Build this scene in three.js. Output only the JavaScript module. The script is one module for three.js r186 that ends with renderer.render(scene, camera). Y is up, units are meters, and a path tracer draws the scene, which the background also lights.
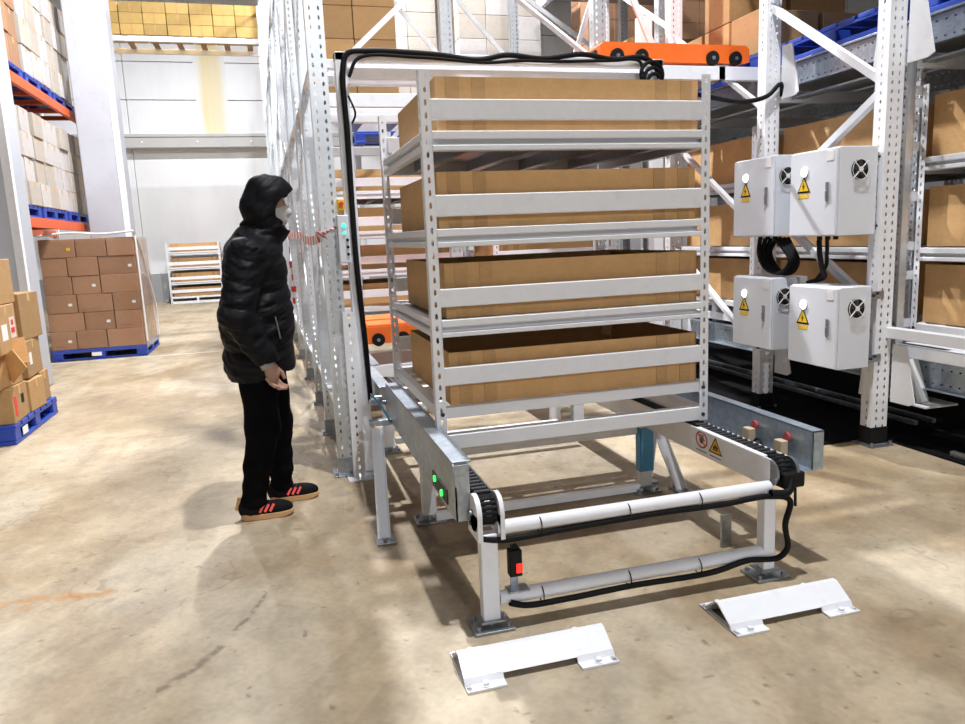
import * as THREE from 'three';
import { RoundedBoxGeometry } from 'three/addons/geometries/RoundedBoxGeometry.js';
import { mergeGeometries, mergeVertices } from 'three/addons/utils/BufferGeometryUtils.js';
import { MarchingCubes } from 'three/addons/objects/MarchingCubes.js';
import { RectAreaLightUniformsLib } from 'three/addons/lights/RectAreaLightUniformsLib.js';

// ---------------------------------------------------------------- camera, light, exposure
RectAreaLightUniformsLib.init();
const scene = new THREE.Scene();
scene.background = new THREE.Color(0x050506);
const renderer = new THREE.WebGLRenderer({ antialias: true });
renderer.toneMapping = THREE.LinearToneMapping;
renderer.toneMappingExposure = 1.0;
renderer.shadowMap.enabled = true;
const camera = new THREE.PerspectiveCamera(52.08, 965 / 724, 0.05, 80);
{
  const m = new THREE.Matrix4().makeBasis(
    new THREE.Vector3(0.96123, -0.04202, 0.27254), new THREE.Vector3(0.08561, 0.98496, -0.15006), new THREE.Vector3(-0.26214, 0.16757, 0.95037));
  camera.quaternion.setFromRotationMatrix(m);
  camera.position.set(0, 1.4, 0);
}
scene.add(camera);
// high-bay lamps of the hall: [x, y, z, radiance, words that say where]
const LAMPS = [
  [1.55, 8.2, -2.55, 4800, 'above the conveyor front'],
  [0.62, 8.2, -8.8, 10000, 'above the middle of the white rack'],
  [2.2, 8.2, 13.0, 11000, 'far behind the viewpoint'],
  [-1.5, 7.6, -16.8, 4900, 'above the aisle near the back wall'],
  [1.3, 6.9, -13.2, 1000, 'above the far end of the white rack'],
  [-3.2, 8.2, -3.0, 300, 'above the aisle beside the loose boxes'],
];
const LAMP_SIZE = 0.2;

// ---------------------------------------------------------------- helpers
let seed = 12345;
const rnd = () => { seed = (seed * 1664525 + 1013904223) >>> 0; return seed / 4294967296; };
const rr = (a, b) => a + (b - a) * rnd();
const V = (x, y, z) => new THREE.Vector3(x, y, z);
const taken = {};
const numbered = n => { const k = taken[n] = (taken[n] ?? -1) + 1; return k ? `${n}_${String(k).padStart(3, '0')}` : n; };
const ORD = ['first', 'second', 'third', 'fourth', 'fifth', 'sixth', 'seventh', 'eighth', 'ninth', 'tenth'];

function hash(x, y) { let h = Math.imul(x, 374761393) + Math.imul(y, 668265263) | 0; h = Math.imul(h ^ (h >>> 13), 1274126177); return ((h ^ (h >>> 16)) >>> 0) / 4294967296; }
function vnoise(x, y) {
  const xi = Math.floor(x), yi = Math.floor(y), fx = x - xi, fy = y - yi, u = fx * fx * (3 - 2 * fx), v = fy * fy * (3 - 2 * fy);
  const a = hash(xi, yi), b = hash(xi + 1, yi), c = hash(xi, yi + 1), d = hash(xi + 1, yi + 1);
  return a + (b - a) * u + (c - a) * v + (a - b - c + d) * u * v;
}
function fbm(x, y, o) { let s = 0, a = 0.5, t = 0; for (let i = 0; i < o; i++) { s += a * vnoise(x, y); t += a; a *= 0.5; x = x * 2.03 + 17.1; y = y * 2.03 + 9.7; } return s / t; }
const ss = (a, b, x) => { const t = Math.min(1, Math.max(0, (x - a) / (b - a))); return t * t * (3 - 2 * t); };
const lin2s = c => c <= 0.0031308 ? c * 12.92 : 1.055 * Math.pow(c, 1 / 2.4) - 0.055;
function tex(n, metres, fn, srgb = true) {          // fn(x, y in metres) -> linear [r,g,b]
  const d = new Uint8Array(n * n * 4);
  for (let j = 0; j < n; j++) for (let i = 0; i < n; i++) {
    const c = fn((i + 0.5) / n * metres, (j + 0.5) / n * metres), k = (j * n + i) * 4;
    for (let q = 0; q < 3; q++) { const v = Math.min(1, Math.max(0, c[q])); d[k + q] = Math.round(255 * (srgb ? lin2s(v) : v)); }
    d[k + 3] = 255;
  }
  const t = new THREE.DataTexture(d, n, n); t.magFilter = THREE.LinearFilter; t.minFilter = THREE.LinearMipmapLinearFilter; t.generateMipmaps = true;
  t.wrapS = t.wrapT = THREE.MirroredRepeatWrapping; t.repeat.set(1 / metres, 1 / metres);
  if (srgb) t.colorSpace = THREE.SRGBColorSpace; t.needsUpdate = true; return t;
}
function matte(rgb, rough = 0.8, spec = 0.25) { const m = new THREE.MeshPhysicalMaterial({ roughness: rough, specularIntensity: spec }); m.color.setRGB(...rgb); return m; }
function mat(rgb, rough = 0.6, metal = 0, extra = {}) {
  const m = new THREE.MeshStandardMaterial({ roughness: rough, metalness: metal, ...extra });
  m.color.setRGB(...rgb); return m;
}
const mul = (c, k) => c.map(v => v * k);
const mixc = (a, b, t) => a.map((v, i) => v + (b[i] - v) * t);

// --- geometry
function bx(x0, x1, y0, y1, z0, z1) { return new THREE.BoxGeometry(Math.abs(x1 - x0), Math.abs(y1 - y0), Math.abs(z1 - z0)).translate((x0 + x1) / 2, (y0 + y1) / 2, (z0 + z1) / 2); }
function rb(x0, x1, y0, y1, z0, z1, r = 0.004) {
  const w = Math.abs(x1 - x0), h = Math.abs(y1 - y0), d = Math.abs(z1 - z0);
  return new RoundedBoxGeometry(w, h, d, 1, Math.min(r, w * 0.45, h * 0.45, d * 0.45)).translate((x0 + x1) / 2, (y0 + y1) / 2, (z0 + z1) / 2);
}
function along(g, p, q) {                            // g runs along +y from 0 to 1 length l
  const d = q.clone().sub(p), l = d.length();
  const m = new THREE.Matrix4().compose(p.clone().add(q).multiplyScalar(0.5), new THREE.Quaternion().setFromUnitVectors(V(0, 1, 0), d.normalize()), V(1, 1, 1));
  return g(l).applyMatrix4(m);
}
const bar = (p, q, w, t = w) => along(l => new THREE.BoxGeometry(w, l, t), V(...p), V(...q));
const rod = (p, q, r, n = 10) => along(l => new THREE.CylinderGeometry(r, r, l, n), V(...p), V(...q));
const tube = (pts, r, n = 40, rs = 8) => new THREE.TubeGeometry(new THREE.CatmullRomCurve3(pts.map(p => V(...p)), false, 'centripetal'), n, r, rs);
function disc(c, axis, r, h, n = 16) { const g = new THREE.CylinderGeometry(r, r, h, n); if (axis === 'x') g.rotateZ(Math.PI / 2); if (axis === 'z') g.rotateX(Math.PI / 2); return g.translate(...c); }
function ring(c, axis, R, r, n = 20) { const g = new THREE.TorusGeometry(R, r, 6, n); if (axis === 'x') g.rotateY(Math.PI / 2); if (axis === 'y') g.rotateX(Math.PI / 2); return g.translate(...c); }
function shapeX(pts, x0, x1) {                       // outline in (z, y), extruded along x from x0 to x1
  const s = new THREE.Shape(pts.map(([z, y]) => new THREE.Vector2(-z, y)));
  return new THREE.ExtrudeGeometry(s, { depth: x1 - x0, bevelEnabled: false }).rotateY(Math.PI / 2).translate(x0, 0, 0);
}
function shapeZ(pts, z0, z1) {
  const s = new THREE.Shape(pts.map(([x, y]) => new THREE.Vector2(x, y)));
  return new THREE.ExtrudeGeometry(s, { depth: z1 - z0, bevelEnabled: false }).translate(0, 0, z0);
}
// strip of sheet steel with punched slots, width along x, height along y, facing z (centre on x = 0, from y = 0)
const tileCache = {};
function perforated(w, h, t, pitch, cols, hw, hh) {
  const key = [w, t, pitch, cols.join('_'), hw, hh].join();
  if (!tileCache[key]) {
    const s = new THREE.Shape([new THREE.Vector2(-w / 2, 0), new THREE.Vector2(w / 2, 0), new THREE.Vector2(w / 2, pitch), new THREE.Vector2(-w / 2, pitch)]);
    for (const c of cols) {
      const p = new THREE.Path(), y = pitch / 2;
      [[-0.5, -0.2], [-0.2, -0.5], [0.2, -0.5], [0.5, -0.2], [0.3, 0.5], [-0.3, 0.5]].forEach(([a, b], i) => p[i ? 'lineTo' : 'moveTo'](c + a * hw, y + b * hh)); p.closePath();
      s.holes.push(p);
    }
    tileCache[key] = new THREE.ExtrudeGeometry(s, { depth: t, bevelEnabled: false }).translate(0, 0, -t / 2);
  }
  const n = Math.max(1, Math.round(h / pitch)), out = [];
  for (let i = 0; i < n; i++) out.push(tileCache[key].clone().translate(0, i * pitch, 0));
  return clean(out).scale(1, h / (n * pitch), 1);
}
function clean(gs) {
  const a = gs.filter(Boolean).map(g => { const q = g.index ? g.toNonIndexed() : g; for (const k of Object.keys(q.attributes)) if (!['position', 'normal', 'uv'].includes(k)) q.deleteAttribute(k); if (!q.attributes.uv) q.setAttribute('uv', new THREE.BufferAttribute(new Float32Array(q.attributes.position.count * 2), 2)); return q; });
  return a.length === 1 ? a[0] : mergeGeometries(a);
}
function metric(g) {                                 // uv in metres from the dominating axis of each triangle
  const p = g.attributes.position, n = g.attributes.normal, u = g.attributes.uv;
  for (let i = 0; i < p.count; i += 3) {
    let a = 0, b = 0, c = 0; for (let k = 0; k < 3; k++) { a += n.getX(i + k); b += n.getY(i + k); c += n.getZ(i + k); }
    a = Math.abs(a); b = Math.abs(b); c = Math.abs(c);
    for (let k = 0; k < 3; k++) { const x = p.getX(i + k), y = p.getY(i + k), z = p.getZ(i + k); if (b >= a && b >= c) u.setXY(i + k, x, z); else if (a >= c) u.setXY(i + k, z, y); else u.setXY(i + k, x, y); }
  }
  return g;
}
function obj(name, geos, m, parent, keepUV) {
  let g = clean(Array.isArray(geos) ? geos : [geos]); if (!keepUV) g = metric(g);
  const o = new THREE.Mesh(g, m); o.name = parent ? name : numbered(name); o.castShadow = o.receiveShadow = true; (parent || scene).add(o); return o;
}
function share(name, src, parent, m) { const o = new THREE.Mesh(src.geometry || src, m || src.material); o.name = name; o.castShadow = o.receiveShadow = true; parent.add(o); return o; }
function tag(o, label, category, group) { o.userData = { label, category }; if (group) o.userData.group = group; return o; }
function thing(name, label, category, p = [0, 0, 0], ry = 0, group) { const o = new THREE.Group(); o.name = numbered(name); o.position.set(...p); o.rotation.y = ry; scene.add(o); return tag(o, label, category, group); }
function struct(o) { o.userData.kind = 'structure'; return o; }
function copy(src, p, ry, label) {
  const c = src.clone(); c.name = numbered(src.name.replace(/_\d{3}$/, '')); c.position.set(...p); c.rotation.y = ry; c.userData = { ...src.userData, label }; scene.add(c); return c;
}
// surface from a distance field, on a grid over a box
function fieldMesh(fn, lo, hi, res) {
  const mc = new MarchingCubes(res, new THREE.MeshBasicMaterial(), false, false, 120000); mc.isolation = 0;
  const h = res / 2, c = [0, 1, 2].map(i => (lo[i] + hi[i]) / 2), s = [0, 1, 2].map(i => (hi[i] - lo[i]) / 2);
  for (let z = 0; z < res; z++) for (let y = 0; y < res; y++) for (let x = 0; x < res; x++)
    mc.field[x + y * res + z * res * res] = -fn(c[0] + (x - h) / h * s[0], c[1] + (y - h) / h * s[1], c[2] + (z - h) / h * s[2]);
  mc.update();
  const n = mc.count, pos = new Float32Array(n * 3);
  for (let i = 0; i < n; i++) for (let k = 0; k < 3; k++) pos[i * 3 + k] = c[k] + mc.positionArray[i * 3 + k] * s[k];
  let g = new THREE.BufferGeometry(); g.setAttribute('position', new THREE.BufferAttribute(pos, 3));
  g = mergeVertices(g, 1e-5); g.computeVertexNormals(); return g;
}
function capd(x, y, z, a, b, ra, rbd) {
  const bx_ = b[0] - a[0], by = b[1] - a[1], bz = b[2] - a[2], px = x - a[0], py = y - a[1], pz = z - a[2];
  const t = Math.min(1, Math.max(0, (px * bx_ + py * by + pz * bz) / (bx_ * bx_ + by * by + bz * bz)));
  return Math.hypot(px - bx_ * t, py - by * t, pz - bz * t) - (ra + (rbd - ra) * t);
}
const ell = (x, y, z, c, r) => { const a = (x - c[0]) / r[0], b = (y - c[1]) / r[1], d = (z - c[2]) / r[2], l = Math.hypot(a, b, d); return (l - 1) * Math.min(r[0], r[1], r[2]); };
const smin = (a, b, k) => { const h = Math.max(0, k - Math.abs(a - b)) / k; return Math.min(a, b) - h * h * k / 4; };

// ---------------------------------------------------------------- materials
const CARD = [0.76, 0.46, 0.205];
const cardTex = tex(512, 1, (x, y) => { const n = fbm(x * 9, y * 9, 4), f = fbm(x * 4 + 5, y * 260, 2), s = fbm(x * 70, y * 70, 2); return mul([1, 1, 1], 0.78 + 0.22 * n + 0.10 * (f - 0.5) + 0.10 * (s - 0.5)); });
const cardboard = (k = 1, tint = CARD) => mat(mul(tint, k), 0.85, 0, { map: cardTex });
const M = {};
M.card = [cardboard(1), cardboard(0.93), cardboard(1.06)];
M.cardDark = cardboard(0.84);
M.brown = [0.95, 1.08, 0.85, 1.0].map(k => cardboard(k, [0.4, 0.22, 0.125]));
M.kraft = [0.95, 1.1, 0.85].map(k => cardboard(k, [0.46, 0.28, 0.12]));
M.cream = [1, 0.92, 1.06, 0.86].map((k, i) => cardboard(k, i % 2 ? [0.58, 0.52, 0.45] : [0.56, 0.53, 0.515]));
M.gold = [1, 0.85, 1.1].map(k => cardboard(k, [0.62, 0.42, 0.14]));
const paintTex = tex(512, 1.5, (x, y) => { const n = fbm(x * 3, y * 3, 4), s = fbm(x * 45, y * 45, 3), d = ss(0.62, 0.8, fbm(x * 12 + 3, y * 12, 4)); return mul([1, 1, 1.0], 0.9 + 0.08 * n + 0.05 * s - 0.05 * d); });
function galvTexLight() { return tex(256, 1, (x, y) => mul([0.98, 1, 1], 0.78 + 0.2 * fbm(x * 9, y * 3, 4) + 0.12 * fbm(x * 50, y * 50, 2))); }
M.white = mat([0.88, 0.9, 0.95], 0.42, 0, { map: paintTex });
M.rack = mat([0.87, 0.89, 0.93], 0.45, 0, { map: paintTex });
M.zinc = mat([0.66, 0.69, 0.73], 0.36, 0.55, { map: galvTexLight() });
M.cab = mat([0.74, 0.78, 0.85], 0.36);
const galvTex = tex(512, 1, (x, y) => { const cx = Math.floor(x * 55 + 2 * fbm(x * 20, y * 20, 2)), cy = Math.floor(y * 55 + 2 * fbm(x * 20 + 9, y * 20, 2)), h = hash(cx, cy), n = fbm(x * 5, y * 5, 4); return mul([0.95, 0.98, 1], 0.6 + 0.22 * h + 0.3 * n); });
M.galv = mat([0.52, 0.57, 0.63], 0.38, 0.75, { map: galvTex });
M.steel = mat([0.42, 0.44, 0.47], 0.35, 0.85, { map: galvTex });
M.film = mat([0.46, 0.54, 0.64], 0.32, 0.6, { map: galvTex });
M.black = matte([0.01, 0.01, 0.011], 0.6, 0.4);
M.cable = matte([0.006, 0.006, 0.007], 0.6, 0.35);
M.dark = mat([0.05, 0.05, 0.055], 0.55, 0.3);
M.shadeBlack = matte([0.008, 0.008, 0.009], 0.9, 0.15);  // colour of the sheet that stands in for shade on the lane floor
M.orange = mat([0.9, 0.16, 0.015], 0.4);
M.beamOrange = mat([0.72, 0.12, 0.03], 0.5, 0, { map: paintTex });
M.bluePlastic = mat([0.018, 0.06, 0.4], 0.45);
M.yellow = mat([0.9, 0.58, 0.02], 0.45);
M.red = mat([0.75, 0.03, 0.03], 0.45);
M.blueWrap = mat([0.06, 0.3, 0.55], 0.4);
M.paper = mat([0.82, 0.82, 0.82], 0.8);
M.column = mat([0.5, 0.52, 0.58], 0.6, 0, { map: paintTex });
const glow = (rgb, k) => { const m = mat(rgb, 0.4); m.emissive.setRGB(...rgb); m.emissiveIntensity = k; return m; };

// ---------------------------------------------------------------- the hall
const floorTex = tex(2048, 16, (u, v) => {           // u = x + 7, v = z + 14.5
  const x = u - 7, z = v - 14.5;
  const n1 = fbm(u * 0.9, v * 0.9, 5), n2 = fbm(u * 3.1 + 40, v * 3.1, 5), n3 = fbm(u * 14, v * 14 + 70, 4), n4 = fbm(u * 70, v * 70, 2);
  const st = fbm(u * 5 + v * 0.25, v * 0.55 + 11, 5);
  let c = mixc([0.46, 0.4, 0.3], [0.31, 0.245, 0.155], ss(0.35, 0.7, 0.6 * n1 + 0.4 * n2));
  c = mixc(c, [0.25, 0.175, 0.11], 0.28 * ss(0.52, 0.74, st));
  c = mixc(c, [0.27, 0.19, 0.125], 0.2 * ss(0.5, 0.66, fbm(u * 1.3 + 61, v * 1.3 + 8, 6)));
  c = mixc(c, [0.52, 0.485, 0.41], 0.5 * ss(0.52, 0.72, fbm(u * 2.2 + 90, v * 0.8 + 4, 5)));
  const gr = fbm(u * 7 + 31, v * 7 + 5, 5), sw = fbm((u * 0.8 + v * 0.6) * 9, (v * 0.8 - u * 0.6) * 0.9 + 30, 5);
  c = mixc(c, mul(c, 0.62), 0.3 * ss(0.5, 0.7, gr)); c = mixc(c, mul(c, 0.66), 0.3 * ss(0.54, 0.72, sw));
  c = mul([c[0] * 1.05, c[1] * 0.99, c[2] * 0.91], 0.7 + 0.28 * n3 + 0.24 * n4);
  // rusty patch and scrapes
  const rp = ss(0.24, 0.04, Math.hypot((x + 0.92 - 0.55 * (z + 3.23)) * 0.8, (z + 3.23) * 3.2) + 0.28 * (n3 - 0.5) + 0.2 * (n2 - 0.5)) * ss(0.36, 0.5, fbm(u * 22, v * 30, 3));
  c = mixc(c, [0.4, 0.19, 0.05], 0.9 * rp);
  const tx = (x + 0.478) / 0.326, ty = -2.392 - 0.2 * tx - 0.33 * tx * tx; // curved scrape
  if (tx > 0 && tx < 1.05) c = mixc(c, [0.15, 0.105, 0.07], 0.75 * ss(0.04, 0.008, Math.abs(z - ty + 0.05 * (n3 - 0.5))) * ss(0.3, 0.55, fbm(u * 40, v * 40, 2)));
  const cr = Math.abs(fbm(u * 0.8 + 20, v * 0.8 + 60, 5) - 0.5); c = mixc(c, [0.16, 0.12, 0.085], 0.4 * ss(0.0035, 0.0006, cr) * ss(0.45, 0.6, n2));
  c = mixc(c, [0.12, 0.09, 0.07], 0.6 * ss(0.8, 0.86, fbm(u * 26 + 7, v * 26, 3)));
  if (Math.abs(z + 10.64) < 0.025) c = mixc(c, [0.7, 0.66, 0.58], 0.7);
  return c;
});
floorTex.offset.set(7 / 16, 14.5 / 16);
const floorBump = tex(1024, 2, (x, y) => mul([1, 1, 1], 0.5 * fbm(x * 8, y * 8, 4) + 0.5 * fbm(x * 60, y * 60, 3)), false);
const floor = struct(obj('floor', bx(-20, 24, -0.2, 0, -22.1, 20), mat([1, 1, 1], 0.62, 0, { map: floorTex, bumpMap: floorBump, bumpScale: 0.0025 })));
const wallTex = tex(1024, 24, (x, y) => { // x: u = world x wrapped, y = height
  const n = fbm(x * 1.2, y * 1.2, 4), s = fbm(x * 9, y * 2, 4); let c = mul([0.84, 0.86, 0.88], 0.9 + 0.12 * n + 0.05 * s); return c; });
const wallMat = mat([1.0, 1.0, 1.02], 0.75, 0, { map: wallTex });
const stainTex = tex(512, 1, (x, y) => { const e = 0.12 * (fbm(x * 3, y * 6, 4) - 0.5); const m = ss(0.02, 0.3, x + e) * ss(0.98, 0.7, x + e); return mixc([0.8, 0.82, 0.84], [0.78, 0.66, 0.38], m * (0.5 + 0.6 * fbm(x * 6, y * 2, 4))); });
const wb = new THREE.Group(); wb.name = 'wall_back'; wb.userData = { kind: 'structure' }; scene.add(wb);
{ // sandwich panels on a grey plinth; upper joints stand in for beam shadows
  obj('plinth', bx(-20, 24, 0, 0.75, -22.1, -21.74), mat([0.42, 0.43, 0.44], 0.8, 0, { map: wallTex }), wb);
  const ys = [0.75, 4.3];
  for (let i = 0; i < 1; i++) for (let k = -2; k < 6; k++) obj('wall_panel', rb(-9 + k * 5.75 + 0.006, -9 + (k + 1) * 5.75 - 0.006, ys[i] + 0.004, ys[i + 1] - 0.004, -22.1, -21.8, 0.006), wallMat, wb);
  const yu = [4.3, 5.25, 6.2, 7.15, 8.1, 9.4];
  for (let i = 0; i < 5; i++) for (let k = -2; k < 6; k++) obj('wall_panel', rb(-9 + k * 5.75 + 0.006, -9 + (k + 1) * 5.75 - 0.006, yu[i] + 0.01, yu[i + 1] - 0.01, -22.1, -21.7, 0.012), wallMat, wb);
  obj('stain_panel', bx(-1.55, -0.75, 4.32, 7.1, -21.7, -21.695), mat([1, 1, 1], 0.75, 0, { map: stainTex }), wb);
  stainTex.repeat.set(1 / 0.8, 0.2); stainTex.offset.set(1.55 / 0.8, 0);
  const shadeStrip = obj('shadow_strip', [rb(-20, 24, 4.02, 4.3, -21.9, -21.45, 0.01), rb(-20, 24, 4.28, 4.36, -21.9, -21.42, 0.01)], mat([0.5, 0.5, 0.5], 0.6, 0, { map: paintTex }), wb);  // grey strip drawn for the shadow line along the panel offset
  for (let i = 0; i < 9; i++) obj('bolt', disc([-7 + i * 1.35, 4.16, -21.44], 'z', 0.025, 0.03, 8), M.white, shadeStrip);
}
struct(obj('wall_left', bx(-20.2, -20, 0, 9.4, -21.9, 20), wallMat));
struct(obj('wall_right', bx(24, 24.2, 0, 9.4, -21.9, 20), wallMat));
struct(obj('wall_front', bx(-20, 24, 0, 9.4, 20, 20.2), wallMat));
struct(obj('ceiling', bx(-20, 24, 9.4, 9.6, -22.1, 20), mat([0.16, 0.165, 0.175], 0.8, 0, { map: wallTex })));
// square white columns of the hall
for (const [i, [x0, x1, z0, z1]] of [[-3.02, -2.4, -8.95, -8.5], [-2.55, -2.0, -12.8, -12.3]].entries()) {
  const c = new THREE.Group(); c.name = 'trim_' + (i + 1); c.userData = { kind: 'structure', label: i ? 'white square column behind the wrapped brown carton stack' : 'white square column at the left edge behind the loose boxes' }; scene.add(c);
  obj('shaft', rb(x0, x1, 0, 9.4, z0, z1, 0.02), M.column, c);
  obj('corner_guard', [rb(x1 - 0.07, x1 + 0.008, 0, 9.3, z1 - 0.004, z1 + 0.008, 0.003), rb(x1 - 0.004, x1 + 0.008, 0, 9.3, z1 - 0.07, z1, 0.003)], M.white, c);
}
// added black sheet standing in for the floor shade under the right rack
struct(obj('trim_3', [bx(3.68, 8, 0, 0.012, -3.8, 2), bx(2.75, 8, 0, 0.012, -12, -3.8)], M.shadeBlack));

// ---------------------------------------------------------------- lamps of the hall
LAMPS.forEach(([x, y, z, k, where]) => {
  const t = thing('high_bay_lamp', 'round grey high bay lamp ' + where, 'lamp', [x, y, z], 0, 'high bay lamps under the ceiling');
  obj('housing', new THREE.LatheGeometry([[0, 0.2], [0.1, 0.2], [0.13, 0.08], [0.26, 0.05], [0.28, -0.0], [0.26, 0.0], [0.24, 0.03], [0, 0.03]].map(p => new THREE.Vector2(...p)), 28), M.dark, t, true);
  obj('lens', disc([0, 0.012, 0], 'y', 0.24, 0.01, 28), glow([1, 0.97, 0.92], 6), t);
  obj('rod', rod([0, 0.2, 0], [0, 9.4 - y, 0], 0.012), M.steel, t);
  const L = new THREE.RectAreaLight(0xffffff, k, LAMP_SIZE, LAMP_SIZE); L.color.setRGB(0.985, 0.985, 1.0); L.position.set(0, -0.01, 0); L.lookAt(x, y - 5, z + 0.0001);
  L.rotation.set(-Math.PI / 2, 0, 0); L.name = 'lamp_light'; t.add(L);
});

// ---------------------------------------------------------------- perforated uprights (shared geometry)
const uprightCache = {};
function uprightGeo(h, w = 0.1, d = 0.08) {
  const k = [h, w, d].join(); if (uprightCache[k]) return uprightCache[k];
  const f = perforated(w, h, 0.003, 0.05, [-0.025, 0.025], 0.014, 0.024).translate(0, 0, d / 2);
  const s1 = perforated(d, h, 0.003, 0.05, [0], 0.014, 0.02).rotateY(Math.PI / 2).translate(-w / 2, 0, 0), s2 = s1.clone().translate(w, 0, 0);
  const lips = [bx(-w / 2, -w / 2 + 0.025, 0, h, -d / 2 - 0.003, -d / 2), bx(w / 2 - 0.025, w / 2, 0, h, -d / 2 - 0.003, -d / 2)];
  return uprightCache[k] = metric(clean([f, s1, s2, ...lips]));
}
function upright(parent, x, z, h, y = 0, w = 0.1, d = 0.08, ry = 0, boot = false) {
  const o = share('upright', uprightGeo(h, w, d), parent, boot ? M.rack : M.zinc); o.position.set(x, y, z); o.rotation.y = ry;
  if (y < 0.01) obj('base_plate', [rb(x - 0.085, x + 0.085, 0.001, 0.009, z - 0.085, z + 0.085, 0.002), bx(x - 0.058, x + 0.058, 0.009, 0.11, z - 0.048, z + 0.046), ...[-1, 1].map(s => disc([x + 0.07 * s, 0.018, z + 0.068], 'y', 0.011, 0.02, 6))], M.steel, parent);
  if (boot) obj('boot', [rb(x - w / 2 - 0.006, x + w / 2 + 0.006, 0.012, 0.12, z - d / 2 - 0.006, z + d / 2 + 0.006, 0.004)], M.black, parent);
  return o;
}
const rl = 0.56;                                      // top of the lower shuttle rails
// white storage rack around the conveyor mouth
const rackA = thing('storage_rack', 'tall white perforated steel storage rack behind the loaded tray trolley', 'rack');
{
  const left = [[0.34, -4.46], [0.335, -5.5], [0.33, -6.6], [0.31, -7.9], [0.29, -9.4], [0.265, -11.2], [0.24, -13.2], [0.22, -15.4], [0.2, -17.4], [0.18, -19.4]];
  for (const [x, z] of left) upright(rackA, x, z, 6.4);
  for (let i = 0; i < left.length - 1; i++) { // frame bracing in the side of the rack
    const [xa, za] = left[i], [xb, zb] = left[i + 1]; let up = i % 2 === 0;
    for (const y of [0.35, 2.45, 4.4, 6.2]) obj('strut', bar([xa, y, za], [xb, y, zb], 0.045, 0.035), M.rack, rackA);
    for (let y = 0.35; y < 6; y += 0.98) { obj('brace', up ? bar([xa, y, za - 0.03], [xb, y + 0.95, zb + 0.03], 0.012, 0.045) : bar([xa, y + 0.95, za - 0.03], [xb, y, zb + 0.03], 0.012, 0.045), M.rack, rackA); up = !up; }
  }
  // rows inside
  for (const [x, z] of [[2.56, -5.55], [1.62, -6.62], [3.72, -6.65], [1.42, -9], [2.22, -9], [3.05, -9], [4.5, -9], [3.3, -11.5], [5.9, -9]]) upright(rackA, x, z, 6.4);
  for (const [xa, xb, z] of [[1.42, 2.22, -9], [2.22, 3.05, -9], [3.05, 4.5, -9], [0.29, 1.42, -9.2], [4.5, 5.9, -9]]) {
    for (const y of [2.45, 3.35, 4.4, 5.6]) obj('beam', rb(xa, xb, y - 0.05, y + 0.05, z + 0.045, z + 0.085), M.rack, rackA);
    obj('brace', bar([xa, 4.3, z], [xb, 3.4, z], 0.05, 0.02), M.rack, rackA); obj('brace', bar([xa, 2.5, z], [xb, 3.3, z], 0.05, 0.02), M.rack, rackA);
  }
  obj('brace', bar([1.62, 3.9, -6.6], [2.56, 2.7, -5.6], 0.05, 0.02), M.rack, rackA);
  obj('brace', bar([2.56, 3.7, -5.5], [3.05, 2.7, -5.5], 0.05, 0.02), M.rack, rackA);
  obj('brace', bar([3.35, 3.9, -7.2], [2.95, 2.8, -7.2], 0.045, 0.02), M.rack, rackA);
  obj('brace', bar([0.34, 2.55, -6.58], [1.62, 3.7, -6.6], 0.045, 0.02), M.rack, rackA);
  // cross beams over the mouth
  for (const [y, hgt, z, x1] of [[2.4, 0.05, -4.52, 2.5], [2.33, 0.05, -4.6, 2.5], [2.17, 0.05, -4.95, 2.5]]) obj('beam', rb(0.36, x1, y - hgt / 2, y + hgt / 2, z - 0.03, z + 0.03), M.white, rackA);
  for (const z of [-5.95, -6.6]) { obj('beam', rb(0.36, 2.6, 2.41, 2.51, z - 0.03, z + 0.03), M.white, rackA); obj('beam', rb(0.36, 2.6, 0.3, 0.4, z - 0.03, z + 0.03), M.white, rackA); }
  obj('beam', rb(2.5, 4.0, 2.5, 2.6, -5.28, -5.22), M.white, rackA);
  // shuttle rails
  for (const [x, s] of [[0.455, 1], [1.98, -1]]) obj('rail', [rb(x - 0.04, x + 0.04, rl - 0.16, rl - 0.012, -12, -5.05), rb(x - s * 0.06, x + s * 0.2, rl - 0.012, rl, -12, -5.05, 0.003)], M.galv, rackA);
  for (const [x, z] of [[0.5, -6.5], [1.98, -6.5], [2.72, -5.22], [3.44, -5.22]]) obj('rail', [rb(x - 0.03, x + 0.03, 2.5, 2.6, -12, z), rb(x - 0.06, x + 0.06, 2.6, 2.61, -12, z, 0.003)], M.galv, rackA);
  // door frame posts with the cable on them
  obj('gate_post', [rb(0.43, 0.5, 0.02, 2.44, -4.44, -4.37, 0.006), rb(0.4, 0.53, 0.0, 0.012, -4.47, -4.34, 0.002)], M.white, rackA);
  obj('gate_post', [rb(2.39, 2.46, 0.02, 2.44, -4.44, -4.37, 0.006), rb(2.36, 2.49, 0.0, 0.012, -4.47, -4.34, 0.002)], M.white, rackA);
  obj('gate_header', rb(0.43, 2.46, 2.39, 2.44, -4.44, -4.37, 0.006), M.white, rackA);
  obj('gate_rail', rb(0.5, 2.39, 2.3, 2.36, -4.43, -4.39, 0.006), M.white, rackA);
  // short kick post with braces outside the mouth
  obj('kick_post', [perforated(0.07, 1.0, 0.004, 0.05, [0], 0.014, 0.024).translate(0.4, 0, -4.3), bx(0.365, 0.369, 0, 1.0, -4.37, -4.3), bx(0.33, 0.47, 0.001, 0.01, -4.4, -4.25)], M.rack, rackA);
}
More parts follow.
